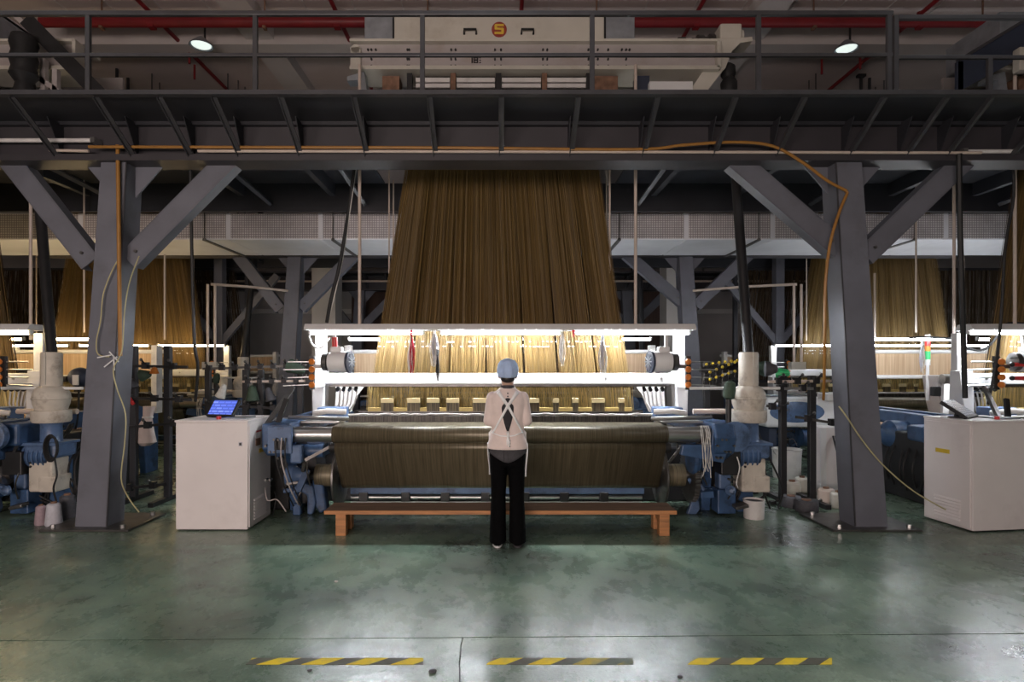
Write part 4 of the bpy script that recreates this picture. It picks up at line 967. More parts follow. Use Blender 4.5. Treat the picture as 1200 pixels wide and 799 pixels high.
# ================================================================== CONTROL CABINETS AND SCREENS
def cabinet():
    x0, x1, y0, y1, h = -3.065, -2.385, 5.645, 6.20, 1.045
    t = thing('control_cabinet', 'pale control cabinet with blue screen, left of the central loom', 'cabinet', ((x0 + x1) / 2, (y0 + y1) / 2, 0), 'control cabinets')
    Cb = M['cabinet']
    b = B('body', Cb, t, x0, x1, y0, y1, 0.012, h - 0.02, 0.006)
    B('top_plate', Cb, t, x0 - 0.008, x1 + 0.008, y0 - 0.008, y1, h - 0.02, h, 0.004)
    B('plinth', M['black'], t, x0 + 0.02, x1 - 0.02, y0 + 0.02, y1 - 0.02, 0, 0.014)
    for s_, xx in ((1, x1), (-1, x0)):
        d = B('side_door', Cb, t, xx, xx + 0.010 * s_, y0 + 0.02, y1 - 0.02, 0.03, h - 0.04, 0.003)
        for k in range(7):
            m = MB(); z = 0.075 + 0.03 * k; m.prism([(z, 0), (z + 0.016, 0), (z, 0.010)], 'Y', y0 + 0.10, y1 - 0.12)
            m.bm.free(); m = MB()
            m.hexa([(xx + 0.009 * s_, y0 + 0.12, z), (xx + 0.022 * s_, y0 + 0.12, z), (xx + 0.022 * s_, y1 - 0.14, z), (xx + 0.009 * s_, y1 - 0.14, z)],
                   [(xx + 0.009 * s_, y0 + 0.12, z + 0.02), (xx + 0.010 * s_, y0 + 0.12, z + 0.02), (xx + 0.010 * s_, y1 - 0.14, z + 0.02), (xx + 0.009 * s_, y1 - 0.14, z + 0.02)])
            m.build('louver', Cb, d, smooth=False)
        B('warning_sticker', M['yellow_p'], d, xx + 0.010 * s_, xx + 0.013 * s_, y0 + 0.24, y0 + 0.40, 0.70, 0.74)
    d = [c for c in t.children if c.name.startswith('side_door')][0]
    B('notice_label', M['label_w'], d, x1 + 0.010, x1 + 0.013, y0 + 0.16, y0 + 0.30, 0.86, 0.93); B('notice_header', M['red_p'], d, x1 + 0.013, x1 + 0.0145, y0 + 0.17, y0 + 0.29, 0.91, 0.925)
    B('socket_plate', M['rust'], d, x1 + 0.010, x1 + 0.015, y0 + 0.16, y0 + 0.26, 0.78, 0.85)
    B('front_tag', M['grey_yarn'], t, x1 - 0.085, x1 - 0.05, y0 - 0.004, y0, 0.80, 0.84)
    B('front_tag_square', M['black'], t, x1 - 0.078, x1 - 0.057, y0 - 0.006, y0 - 0.004, 0.808, 0.832)
    B('key_pad', M['galv'], t, x1 - 0.30, x1 - 0.06, y0 + 0.10, y0 + 0.34, h, h + 0.012, 0.003)
    m = MB(); m.cyl((x0 + 0.36, y0 + 0.1, h), (x0 + 0.36, y0 + 0.1, h + 0.03), 0.022, n=12); m.build('stop_button', M['red_p'], t)
    return t
cab = cabinet()
cab2 = copy_tree(cab, (7.45, -0.02, 0), 'pale control cabinet with yellow sticker, right of the right column')
cab2.rotation_euler = (0, 0, math.radians(7))
def monitor(loc, w, hgt, tilt, rz, scr, label):
    t = thing('touch_screen', label, 'screen', loc, 'operator screens')
    L = Vector(loc); E = Euler((-tilt, 0, 0)).to_matrix()
    def P(x, y, z): return L + E @ Vector((x, y, z)) + Vector((0, 0, hgt * 0.5 * math.cos(tilt) + 0.02))
    def slab(name, m_, a, b, y0, y1, c, d, bev, par):
        m = MB(); m.hexa([P(a, y0, c), P(b, y0, c), P(b, y1, c), P(a, y1, c)], [P(a, y0, d), P(b, y0, d), P(b, y1, d), P(a, y1, d)]); return m.build(name, m_, par, smooth=False, bevel=bev)
    slab('case', M['black'], -w / 2, w / 2, 0, 0.035, -hgt / 2, hgt / 2, 0.006, t)
    slab('screen', scr, -w / 2 + 0.02, w / 2 - 0.02, -0.003, 0, -hgt / 2 + 0.018, hgt / 2 - 0.018, 0, t)
    m = MB(); m.bar(L + Vector((0, 0.03, 0.0)), P(0, 0.035, 0), 0.10, 0.02, up=(0, 1, 0)); m.build('stand', M['black'], t, smooth=False)
    m = MB(); m.b2(L.x - 0.09, L.x + 0.09, L.y - 0.05, L.y + 0.08, L.z, L.z + 0.01); m.build('foot', M['black'], t, smooth=False)
    t.rotation_euler = (0, 0, rz)
    return t
monitor((-2.76, 5.95, 1.046), 0.30, 0.20, math.radians(38), math.radians(-12), M['screen_blue'], 'tablet screen glowing blue on top of the left cabinet')
monitor((4.56, 5.92, 1.046), 0.36, 0.26, math.radians(55), math.radians(38), M['screen_white'], 'pale tilted tablet screen on top of the right cabinet')

# ================================================================== BENCH
def bench():
    xa, xb, y0, y1 = X_(380, 5.47), X_(793, 5.47), 5.46, 5.795
    t = thing('wooden_bench', 'long low orange-brown wooden bench in front of the loom', 'bench', ((xa + xb) / 2, 5.6, 0))
    z1, z0 = 0.234, 0.200
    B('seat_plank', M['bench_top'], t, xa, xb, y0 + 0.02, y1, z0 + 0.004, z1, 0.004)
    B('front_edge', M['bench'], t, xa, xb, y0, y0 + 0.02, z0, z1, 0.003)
    for a, b in ((393, 405), (773, 785)):
        for yy in (y0 + 0.015, y1 - 0.10): B('leg', M['bench'], t, X_(a, 5.47), X_(b, 5.47), yy, yy + 0.085, 0, z0, 0.004)
        B('leg_rail', M['bench'], t, X_(a, 5.47) + 0.02, X_(b, 5.47) - 0.02, y0 + 0.10, y1 - 0.10, z0 - 0.09, z0 - 0.005, 0.003)
bench()

# ================================================================== WEFT FEEDERS
def feeder(s_, label):
    cx, cy, cz = 1.72 * s_, 6.36, 1.60
    t = thing('weft_feeder', label, 'yarn feeder', (cx, cy, cz), 'weft feeders')
    a = Vector((-s_, -0.12, 0)).normalized()          # towards the loom centre
    c = Vector((cx, cy, cz))
    MB().lathe([(0.07, -0.10), (0.105, -0.09), (0.110, -0.06), (0.110, 0.08), (0.104, 0.10), (0.06, 0.11)], c, a, 32).build('drum', M['white'], t)
    MB().lathe([(0.06, 0.105), (0.118, 0.11), (0.122, 0.12), (0.118, 0.135), (0.05, 0.145)], c, a, 32).build('front_disc', M['navy'], t)
    m = MB(); side = a.cross(Vector((0, 0, 1)))
    for k in range(6):
        an = PI * k / 6; d = side * math.cos(an) + Vector((0, 0, 1)) * math.sin(an); p = c + a * 0.148
        m.bar(p - d * 0.095, p + d * 0.095, 0.010, 0.006, up=a)
    m.build('disc_spokes', M['galv'], t, smooth=False)
    MB().lathe([(0.06, -0.17), (0.098, -0.16), (0.098, -0.11), (0.06, -0.10)], c, a, 24).build('rear_housing', M['metal_dk'], t)
    B('top_box', M['white'], t, cx + 0.02 * s_ - 0.06, cx + 0.02 * s_ + 0.06, cy - 0.04, cy + 0.05, cz + 0.10, cz + 0.16, 0.012)
    m = MB(); m.bar((cx + 0.05 * s_, cy, cz + 0.15), (cx + 0.05 * s_, cy + 0.02, cz + 0.28), 0.03, 0.03); m.build('hanger', M['white'], t, smooth=False)
    m = MB(); m.bar((cx + 0.12 * s_, cy + 0.06, cz - 0.05), (cx + 0.28 * s_, cy + 0.06, cz - 0.05), 0.05, 0.04, up=(0, 0, 1)); m.build('mount_arm', M['metal_dk'], t, smooth=False)
    return t
f1 = feeder(-1, 'white drum weft feeder with a navy disc at the left end of the strip light')
f2 = feeder(1, 'white drum weft feeder with a navy disc at the right end of the strip light')
copy_tree(f1, (7.35, 0, 0), 'weft feeder of the right neighbouring loom at the picture edge')
copy_tree(f2, (-7.35, 0, 0), 'weft feeder of the left neighbouring loom near the left edge')
m = MB(); m.cyl((-1.76, 6.36, 1.76), (-1.76, 6.36, 1.86), 0.030, n=14); tl = m.build('signal_lamp', M['red_p']); tag(tl, 'small red signal lamp on top of the left weft feeder', 'lamp')

# ================================================================== YARNS HANGING FROM THE STRIP LIGHT
def tassel(name, label, px, y0, y1, Y, w, mats, n, seed, knot=None):
    r = random.Random(seed); top = at(px, y0, Y); bot = at(px, y1, Y); L = top.z - bot.z
    t = thing(name, label, 'yarn', top, 'yarns hanging from the strip light')
    for q, mm in enumerate(mats):
        m = MB()
        for k in range(n):
            sx = r.uniform(-1, 1) * w; ln = L * r.uniform(0.7, 1.0)
            off = (q - (len(mats) - 1) / 2) * w * 0.8
            m.tube(smooth_path([top, top + Vector((off * 0.6 + sx * 0.5, r.uniform(-0.01, 0.01), -ln * 0.3)), top + Vector((off + sx, r.uniform(-0.012, 0.012), -ln * 0.65)), top + Vector((off + sx * 0.5 + r.uniform(-1, 1) * 0.008, 0, -ln))], 4), 0.006, 5, 0.003)
        m.build('strands', mm, t)
    m = MB(); m.tube([top + Vector((0, 0.02, 0.03)), top + Vector((0, -0.005, 0.0)), top + Vector((0, -0.01, -0.03))], 0.014, 7); m.build('knot', knot or mats[0], t)
tassel('yarn_tassel', 'red and white yarn tassel hanging left on the strip light', 482, 390, 440, 6.58, 0.028, [M['white_yarn'], M['red']], 14, 1, M['red'])
tassel('yarn_tassel', 'white yarn tuft with a black tip hanging from the strip light', 509, 388, 430, 6.58, 0.040, [M['white_yarn'], M['grey_yarn']], 18, 2)
tassel('yarn_tassel', 'black yarn tail hanging inside the white tuft', 513, 414, 447, 6.55, 0.018, [M['black_yarn']], 14, 3)
tassel('yarn_tassel', 'knotted white yarn hank hanging right of the woman', 659, 386, 430, 6.58, 0.034, [M['white_yarn']], 24, 4)
tassel('yarn_tassel', 'grey flecked yarn hank hanging nearest the right feeder', 706, 394, 441, 6.58, 0.034, [M['grey_yarn'], M['white_yarn']], 14, 5)
tassel('yarn_tassel', 'tiny red yarn knot tied on the strip light housing', 672, 386, 396, 6.60, 0.012, [M['red']], 7, 6)
tassel('yarn_tassel', 'pale yarn hank hanging from the back row light at right', 1081, 402, 440, 8.33, 0.030, [M['grey_yarn'], M['white_yarn']], 10, 7)

# ================================================================== THE WOMAN
def woman():
    ox, oy = 0.066, 5.20
    t = thing('person', 'woman seen from behind in pale blue cap, white crossed apron coat, black trousers', 'person', (ox, oy, 0))
    O = Vector((ox, oy, 0))
    def V(x, y, z): return O + Vector((x, y, z))
    RINGS = [(0.845, 0.180, 0.134), (0.90, 0.169, 0.126), (0.975, 0.142, 0.108), (1.05, 0.143, 0.108), (1.14, 0.152, 0.112), (1.22, 0.160, 0.114), (1.28, 0.158, 0.106), (1.315, 0.142, 0.092), (1.345, 0.100, 0.075), (1.375, 0.060, 0.060)]
    def ring(z):
        for a, b in zip(RINGS, RINGS[1:]):
            if a[0] <= z <= b[0]:
                f = (z - a[0]) / (b[0] - a[0]); return a[1] + (b[1] - a[1]) * f, a[2] + (b[2] - a[2]) * f
        return RINGS[0][1:] if z < RINGS[0][0] else RINGS[-1][1:]
    def back(x, z, d=0.004):
        rx, ry = ring(z); q = min(abs(x) / rx, 0.97)
        return -(ry * (1 - q ** 2.3) ** (1 / 2.3)) - d
    def remesh(o, vox, it=6, fac=0.5):
        r = o.modifiers.new('union', 'REMESH'); r.mode = 'VOXEL'; r.voxel_size = vox; r.use_smooth_shade = True
        s = o.modifiers.new('soften', 'SMOOTH'); s.iterations = it; s.factor = fac
    # body: one continuous surface
    m = MB()
    m.sph(V(0, 0.015, 1.505), (0.076, 0.095, 0.105), 20); m.sph(V(0, 0.035, 1.435), (0.056, 0.068, 0.062), 16)
    m.sph(V(0, 0.107, 1.475), (0.013, 0.020, 0.020), 10); m.capsule(V(0, 0.100, 1.505), 0.008, V(0, 0.112, 1.475), 0.010)
    m.sph(V(0, 0.095, 1.438), (0.024, 0.013, 0.009), 10); m.sph(V(0, 0.088, 1.400), (0.022, 0.020, 0.018), 10)
    for s_ in (-1, 1):
        m.sph(V(0.078 * s_, 0.005, 1.485), (0.010, 0.020, 0.032), 10); m.sph(V(0.032 * s_, 0.097, 1.512), (0.022, 0.012, 0.010), 8)
    m.capsule(V(0, 0.0, 1.43), 0.050, V(0, -0.012, 1.33), 0.056)
    m.sph(V(0, 0, 1.24), (0.135, 0.085, 0.11), 16); m.sph(V(0, 0, 1.08), (0.115, 0.08, 0.13), 16); m.sph(V(0, 0, 0.90), (0.130, 0.095, 0.12), 16)
    for s_ in (-1, 1):
        m.capsule(V(0.075 * s_, 0, 0.84), 0.078, V(0.078 * s_, 0.005, 0.47), 0.050); m.capsule(V(0.078 * s_, 0.005, 0.47), 0.050, V(0.080 * s_, -0.01, 0.09), 0.034)
        m.capsule(V(0.080 * s_, -0.025, 0.045), 0.032, V(0.088 * s_, 0.12, 0.03), 0.024)
        m.capsule(V(0.13 * s_, 0, 1.285), 0.045, V(0.162 * s_, -0.02, 1.085), 0.036); m.capsule(V(0.162 * s_, -0.02, 1.085), 0.036, V(0.105 * s_, 0.19, 1.085), 0.024)
        # hand: palm, four curled fingers of different length, thumb off the side
        w = Vector((0.105 * s_, 0.19, 1.085)); d = Vector((-0.30 * s_, 0.94, 0.05)).normalized(); up = Vector((0, 0, 1)); sd = d.cross(up).normalized() * s_
        m.capsule(V(*w), 0.022, V(*(w + d * 0.075)), 0.024); m.capsule(V(*(w + d * 0.03 + up * 0.016)), 0.015, V(*(w + d * 0.082 + up * 0.022)), 0.014); m.capsule(V(*(w + d * 0.03 - up * 0.016)), 0.015, V(*(w + d * 0.076 - up * 0.024)), 0.013)
        for k, (ln, hz) in enumerate(((0.068, 0.028), (0.076, 0.009), (0.070, -0.010), (0.056, -0.028))):
            p0 = w + d * 0.082 + up * hz; p1 = p0 + d * ln * 0.45 + up * hz * 0.15; p2 = p1 + (d * 0.75 - sd * 0.5) * ln * 0.32; p3 = p2 + (d * 0.35 - sd * 0.9) * ln * 0.26
            m.capsule(V(*p0), 0.0092, V(*p1), 0.0086, 8); m.capsule(V(*p1), 0.0086, V(*p2), 0.008, 8); m.capsule(V(*p2), 0.008, V(*p3), 0.0068, 8)
        q0 = w + d * 0.022 + up * 0.020; q1 = q0 + d * 0.03 + up * 0.032 - sd * 0.008; q2 = q1 + d * 0.032 + up * 0.008 - sd * 0.006
        m.capsule(V(*q0), 0.013, V(*q1), 0.0105, 8); m.capsule(V(*q1), 0.0105, V(*q2), 0.008, 8)
    b = m.build('body', M['skin'], t); remesh(b, 0.0055, 4)
    for s_ in (-1, 1):
        e = MB(); e.sph(V(0.031 * s_, 0.096, 1.500), (0.012, 0.008, 0.007), 12); eo = e.build('eye', M['white'], t); e = MB(); e.sph(V(0.031 * s_, 0.103, 1.500), (0.005, 0.003, 0.005), 10); e.build('iris', M['hair'], eo)
        e = MB(); e.capsule(V(0.018 * s_, 0.104, 1.522), 0.003, V(0.044 * s_, 0.096, 1.523), 0.002, 6); e.build('eyebrow', M['hair'], t)
    e = MB(); e.sph(V(0, 0.107, 1.438), (0.020, 0.005, 0.007), 10); e.build('lips', M['mauve_yarn'], t)
    # hair: tucked into the cap, showing at the nape
    m = MB(); m.sph(V(0, -0.016, 1.510), (0.078, 0.082, 0.072), 20); m.sph(V(0, -0.050, 1.452), (0.064, 0.046, 0.040), 14)
    for s_ in (-1, 1): m.capsule(V(0.074 * s_, 0.012, 1.50), 0.010, V(0.072 * s_, 0.0, 1.452), 0.006, 8)
    h = m.build('hair', M['hair'], t); remesh(h, 0.007, 3)
    # cap: gathered soft crown over an elastic band
    m = MB(); n = 48; rg = []
    for rx, ry, z, pl in ((0.074, 0.085, 1.468, 0.0), (0.085, 0.100, 1.470, 0.01), (0.089, 0.105, 1.485, 0.03), (0.092, 0.108, 1.510, 0.03), (0.091, 0.107, 1.545, 0.025), (0.082, 0.098, 1.582, 0.02), (0.062, 0.076, 1.607, 0.015), (0.030, 0.04, 1.620, 0.01), (0.006, 0.008, 1.622, 0)):
        row = []
        for k in range(n):
            a = 2 * PI * k / n; f = 1 + pl * math.sin(a * 13) + pl * 0.5 * math.sin(a * 5 + 1)
            zz = z - (0.012 * max(0, -math.sin(a)) if z < 1.5 else 0)
            if z < 1.55: zz += (1.55 - zz) * 0.93 * min(1.0, max(0.0, math.sin(a)) * 1.7)
            row.append(m.bm.verts.new(V(rx * f * math.cos(a), 0.004 + ry * f * math.sin(a), zz)))
        rg.append(row)
    for A, Bq in zip(rg, rg[1:]):
        for k in range(n): m.bm.faces.new((A[k], A[(k + 1) % n], Bq[(k + 1) % n], Bq[k]))
    m.bm.faces.new(rg[-1])
    cp = m.build('cap', M['cap'], t, sharp=80)
    m = MB(); m.lathe([(0.0, 0.0), (0.018, 0.001), (0.020, 0.004), (0.012, 0.008), (0.0, 0.009)][1:4], V(0, 0.004, 1.620), n=14); m.build('cap_button', M['cap'], cp)
    for dx in (-0.03, 0.03):
        m = MB(); m.tube([V(dx * 1.5, -0.093, 1.485), V(dx * 1.2, -0.102, 1.53), V(dx * 0.8, -0.085, 1.58), V(dx * 0.3, -0.02, 1.622)], 0.003, 6); m.build('cap_seam', M['cap'], cp)
    # coat
    m = MB(); m.loft([(ox, oy, z, rx, ry) for z, rx, ry in RINGS], 40, 2.3)
    for s_ in (-1, 1):
        m.capsule(V(0.128 * s_, 0, 1.282), 0.058, V(0.162 * s_, -0.022, 1.085), 0.049, 16); m.capsule(V(0.162 * s_, -0.022, 1.085), 0.049, V(0.115 * s_, 0.155, 1.085), 0.036, 16)
    c = m.build('coat', M['coat'], t); remesh(c, 0.0075, 3)
    for s_ in (-1, 1):
        m = MB(); p = Vector((0.118 * s_, 0.148, 1.085)); d = Vector((-0.047 * s_, 0.177, 0)).normalized(); m.cyl(V(*p), V(*(p + d * 0.03)), 0.0375, 0.036, 18); m.build('cuff', M['strap'], c)
    m = MB(); m.lathe([(0.056, 0), (0.060, 0.002), (0.058, 0.028), (0.053, 0.030)], V(0, -0.010, 1.360), (0, 0.1, 1), 26); m.build('collar', M['shirt_grey'], t)
    def patch(name, outline, m_, d, par, nx=6):
        """a thin cloth piece following the back: outline is (z, left, right)"""
        m = MB(); rows = []
        for z, a, bb in outline:
            rows.append([m.bm.verts.new(V(a + (bb - a) * k / nx, back(a + (bb - a) * k / nx, z, d), z)) for k in range(nx + 1)])
        for A, Bq in zip(rows, rows[1:]):
            for k in range(nx): m.bm.faces.new((A[k], A[k + 1], Bq[k + 1], Bq[k]))
        o = m.build(name, m_, par); s = o.modifiers.new('thickness', 'SOLIDIFY'); s.thickness = 0.003; s.offset = 0; return o
    kh = [(1.286, -0.010, 0.010), (1.280, -0.022, 0.022), (1.268, -0.027, 0.027), (1.255, -0.022, 0.022), (1.245, -0.026, 0.026), (1.225, -0.046, 0.046), (1.205, -0.052, 0.050), (1.17, -0.050, 0.048), (1.12, -0.042, 0.040), (1.07, -0.030, 0.028), (1.03, -0.018, 0.016), (1.005, -0.008, 0.008)]
    patch('back_opening', kh, M['shirt'], 0.0045, c)
    def strap(name, pts, w0, w1, d):
        m = MB(); L, Rr = [], []
        N = 22
        for i in range(N + 1):
            f = i / N * (len(pts) - 1); k = min(int(f), len(pts) - 2); u = f - k
            x = pts[k][0] + (pts[k + 1][0] - pts[k][0]) * u; z = pts[k][1] + (pts[k + 1][1] - pts[k][1]) * u
            dx, dz = pts[k + 1][0] - pts[k][0], pts[k + 1][1] - pts[k][1]; ln = math.hypot(dx, dz); nx_, nz_ = -dz / ln, dx / ln
            w = (w0 + (w1 - w0) * i / N) / 2
            for lst, sg in ((L, 1), (Rr, -1)):
                xx, zz = x + nx_ * w * sg, z + nz_ * w * sg; lst.append(m.bm.verts.new(V(xx, back(xx, zz, d), zz)))
        for i in range(N): m.bm.faces.new((L[i], L[i + 1], Rr[i + 1], Rr[i]))
        o = m.build(name, M['strap'], t); s = o.modifiers.new('thickness', 'SOLIDIFY'); s.thickness = 0.003; s.offset = 0
    strap('apron_strap', [(-0.082, 1.338), (0.0, 1.222), (0.13, 0.985)], 0.034, 0.013, 0.009)
    strap('apron_strap', [(0.082, 1.338), (0.0, 1.222), (-0.13, 0.985)], 0.034, 0.013, 0.011)
    strap('waist_tie', [(-0.135, 0.985), (-0.06, 0.965), (0.0, 0.962)], 0.008, 0.012, 0.010)
    strap('waist_tie', [(0.125, 0.992), (0.06, 0.968), (0.0, 0.962)], 0.008, 0.012, 0.010)
    m = MB(); y = back(0, 0.965, 0.016); m.sph(V(0.002, y, 0.965), (0.014, 0.010, 0.014), 10)
    m.tube([V(0, y, 0.965), V(-0.010, y - 0.012, 1.000), V(0.006, y - 0.008, 1.005), V(0.004, y, 0.97)], 0.006, 7)
    for dx, ln in ((-0.008, 0.075), (0.014, 0.09), (0.002, 0.06)): m.tube([V(0, y, 0.963), V(dx, y - 0.012, 0.963 - ln * 0.5), V(dx * 0.6, y - 0.008, 0.963 - ln)], 0.006, 7)
    m.build('apron_bow', M['strap'], t)
    for z in (1.326, 1.300): k = MB(); y = back(0, z, 0.006); k.cyl(V(0, y, z), V(0, y - 0.004, z), 0.0065, n=10); k.build('button', M['shirt_grey'], t)
    for z in (0.925, 0.90, 0.878): k = MB(); y = back(0.012, z, 0.006); k.cyl(V(0.016, y, z), V(0.016, y - 0.004, z), 0.006, n=10); k.build('button', M['shirt_grey'], t)
    # apron skirt edges showing at both sides
    for s_, ln in ((-1, 0.26), (1, 0.28)):
        m = MB(); rows = []
        for i in range(7):
            z = 0.88 - ln * i / 6; x = (0.176 + 0.004 * math.sin(i)) * s_ * (1 - 0.07 * i / 6)
            rows.append([m.bm.verts.new(V(x, -0.02 + 0.025 * k, z)) for k in range(6)])
        for A, Bq in zip(rows, rows[1:]):
            for k in range(5): m.bm.faces.new((A[k], A[k + 1], Bq[k + 1], Bq[k]))
        o = m.build('apron_side', M['strap'], t); s = o.modifiers.new('thickness', 'SOLIDIFY'); s.thickness = 0.012 if s_ > 0 else 0.006
    # front bib of the apron
    m = MB(); rows = []
    for i in range(10):
        z = 1.28 - 0.68 * i / 9; hw = 0.09 if z > 1.02 else 0.165
        rr = ring(max(z, 0.85)); rows.append([m.bm.verts.new(V(hw * (k / 4 - 1), (rr[1] * max(0.05, 1 - (abs(hw * (k / 4 - 1)) / (rr[0] * 1.06)) ** 2.3)) ** 0.0 * (rr[1] * (1 - min(0.98, abs(hw * (k / 4 - 1)) / rr[0]) ** 2.3) ** (1 / 2.3)) + 0.012, z)) for k in range(9)])
    for A, Bq in zip(rows, rows[1:]):
        for k in range(8): m.bm.faces.new((A[k], A[k + 1], Bq[k + 1], Bq[k]))
    o = m.build('apron_front', M['strap'], t); s = o.modifiers.new('thickness', 'SOLIDIFY'); s.thickness = 0.003
    # charcoal top showing under the coat hem
    m = MB(); rows = []
    for i in range(7):
        row = []
        for k in range(25):
            a = PI + PI * k / 24; x = 0.163 * math.cos(a); low = 0.735 + 0.085 * (abs(x) / 0.163) ** 1.5
            z = 0.87 + (low - 0.87) * i / 6; row.append(m.bm.verts.new(V(x, 0.119 * math.sin(a), z)))
        rows.append(row)
    for A, Bq in zip(rows, rows[1:]):
        for k in range(24): m.bm.faces.new((A[k], A[k + 1], Bq[k + 1], Bq[k]))
    o = m.build('shirt_tail', M['shirt_grey'], t); s = o.modifiers.new('thickness', 'SOLIDIFY'); s.thickness = 0.004
    for x in (-0.035, 0.0): m = MB(); m.tube([V(x, -0.119, 0.86), V(x, -0.121, 0.80), V(x + 0.003, -0.121, 0.745)], 0.003, 5); m.build('shirt_fold', M['shirt'], o)
    # trousers, flared
    m = MB(); m.loft([(ox, oy, 0.70, 0.150, 0.105), (ox, oy, 0.78, 0.158, 0.110), (ox, oy, 0.88, 0.156, 0.104)], 32, 2.4)
    for s_ in (-1, 1):
        m.loft([(ox + cx * s_, oy + cy, z, rx, ry) for cx, cy, z, rx, ry in ((0.086, 0.005, 0.035, 0.075, 0.120), (0.084, 0.003, 0.20, 0.070, 0.098), (0.080, 0.0, 0.42, 0.064, 0.080), (0.078, 0.0, 0.58, 0.070, 0.088), (0.076, 0.0, 0.76, 0.080, 0.104))], 24, 2.1)
    tr = m.build('trousers', M['trouser'], t); remesh(tr, 0.008, 3)
    for s_ in (-1, 1):
        m = MB(); m.loft([(ox + 0.088 * s_, oy + 0.05, 0.006, 0.040, 0.118), (ox + 0.088 * s_, oy + 0.05, 0.03, 0.042, 0.120), (ox + 0.088 * s_, oy + 0.055, 0.055, 0.034, 0.095), (ox + 0.088 * s_, oy + 0.03, 0.075, 0.026, 0.05)], 24, 2.3); sh = m.build('shoe', M['trouser'], t)
        m = MB(); m.loft([(ox + 0.088 * s_, oy + 0.045, 0.0, 0.044, 0.126), (ox + 0.088 * s_, oy + 0.045, 0.014, 0.044, 0.126)], 24, 2.3); m.build('sole', M['white'] if s_ < 0 else M['shirt_grey'], sh)
woman()

# ================================================================== CREELS, RACKS AND FLOOR CLUTTER
def yarn_cone(p, r, h, m_, label, group, name='yarn_cone'):
    p = Vector(p); t = thing(name, label, 'yarn cone', p, group)
    MB().lathe([(r * 0.9, 0.0), (r, h * 0.06), (r * 0.78, h * 0.88), (r * 0.6, h * 0.93), (r * 0.5, h * 0.94)], p, n=20).build('yarn', m_, t)
    MB().lathe([(r * 0.38, h * 0.92), (r * 0.34, h), (r * 0.25, h), (r * 0.25, h * 0.93)], p, n=14).build('paper_core', M['rust'], t)
    return t
Yc = 5.95
yarn_cone(at(48, 618, 5.86).xy.to_3d(), 0.055, 0.20, M['mauve_yarn'], 'mauve yarn cone on the floor beside the left column base', 'yarn cones at the left column')
yarn_cone(at(63, 616, 5.84).xy.to_3d(), 0.075, 0.23, M['grey_yarn'], 'pale grey yarn cone, middle of three beside the left column base', 'yarn cones at the left column')
yarn_cone(at(79, 612, 6.08).xy.to_3d(), 0.085, 0.26, M['dark_yarn'], 'dark grey yarn cone half hidden behind the left column', 'yarn cones at the left column')

def can(p, r, h, m_, name, label, cat, group=None, lid=None):
    p = Vector(p); t = thing(name, label, cat, p, group)
    MB().lathe([(r * 0.92, 0), (r * 0.94, 0.01), (r, h * 0.96), (r * 1.03, h * 0.97), (r * 1.03, h), (r * 0.95, h), (r * 0.9, h * 0.1), (r * 0.2, h * 0.08)], p, n=24).build('shell', m_, t)
    if lid: MB().cyl(p + Vector((0, 0, h * 0.85)), p + Vector((0, 0, h * 0.9)), r * 0.94, n=20).build('contents', lid, t)
    return t
can((2.60, 6.12, 0), 0.105, 0.19, M['white_dirty'], 'paint_can', 'white round can under the right drive column', 'can', None, M['dark_yarn'])
bk = can((X_(922, 8.3), 8.3, 0), 0.19, 0.40, M['white_dirty'], 'white_bucket', 'white plastic bucket behind the black creel posts at right', 'bucket', None, M['dark_yarn'])
MB().tube([Vector(bk.location) + Vector((0.2 * math.cos(a), -0.02 - 0.16 * abs(math.sin(a)) * 0.5, 0.38 - 0.12 * math.sin(a))) for a in [PI * k / 12 for k in range(13)]], 0.006, 6).build('handle', M['metal'], bk)
sp_ = [((928, 7.2), M['cream'], 0.10, 0.16, 'pale yarn spool on the floor, left of the two by the creel posts'), ((940, 7.35), M['cream'], 0.09, 0.18, 'pale yarn spool on the floor, right of the two by the creel posts'),
       ((968, 6.75), M['conduit'], 0.09, 0.17, 'beige yarn spool beside the right column, further one'), ((982, 6.55), M['cream'], 0.08, 0.17, 'cream yarn spool touching the right column')]
for (p, Y), m_, r, h, lab in sp_:
    t = thing('yarn_spool', lab, 'spool', (X_(p, Y), Y, 0), 'spools by the right column'); P = Vector(t.location)
    MB().lathe([(r * 0.8, 0), (r, 0.02), (r, h - 0.02), (r * 0.8, h)], P, n=18).build('yarn', m_, t); MB().cyl(P + Vector((0, 0, h - 0.01)), P + Vector((0, 0, h + 0.02)), r * 0.35, n=12).build('core', M['rust'], t)
for p, Y, r, lab in ((945, 6.4, 0.12, 'dark flat reel lying near the right drive column, front one'), (927, 6.6, 0.11, 'dark flat reel lying near the right drive column, rear one')):
    t = thing('dark_reel', lab, 'reel', (X_(p, Y), Y, 0), 'dark reels on the floor'); P = Vector(t.location)
    MB().lathe([(r * 0.9, 0), (r, 0.015), (r, 0.10), (r * 0.9, 0.12)], P, n=18).build('winding', M['dark_yarn'], t); MB().cyl(P, P + Vector((0, 0, 0.13)), r * 0.4, n=12).build('hub', M['rust'], t)
nb = thing('narrow_box', 'narrow grey electric box with cables beside the right column', 'box', (X_(966, 7.3), 7.3, 0))
B('body', M['cabinet'], nb, X_(961, 7.3), X_(984, 7.3), 7.3, 7.6, 0, 0.80, 0.006)
B('front_edge', M['white'], nb, X_(961, 7.3), X_(968, 7.3), 7.29, 7.3, 0.02, 0.79)
for k in range(3): MB().tube(smooth_path([(X_(975, 7.3) + 0.03 * k, 7.28, 0.7), (X_(978, 7.3) + 0.03 * k, 7.2, 0.4), (X_(984, 7.3) + 0.02 * k, 7.22, 0.04)]), 0.012, 6).build('cable', M['rubber'], nb)
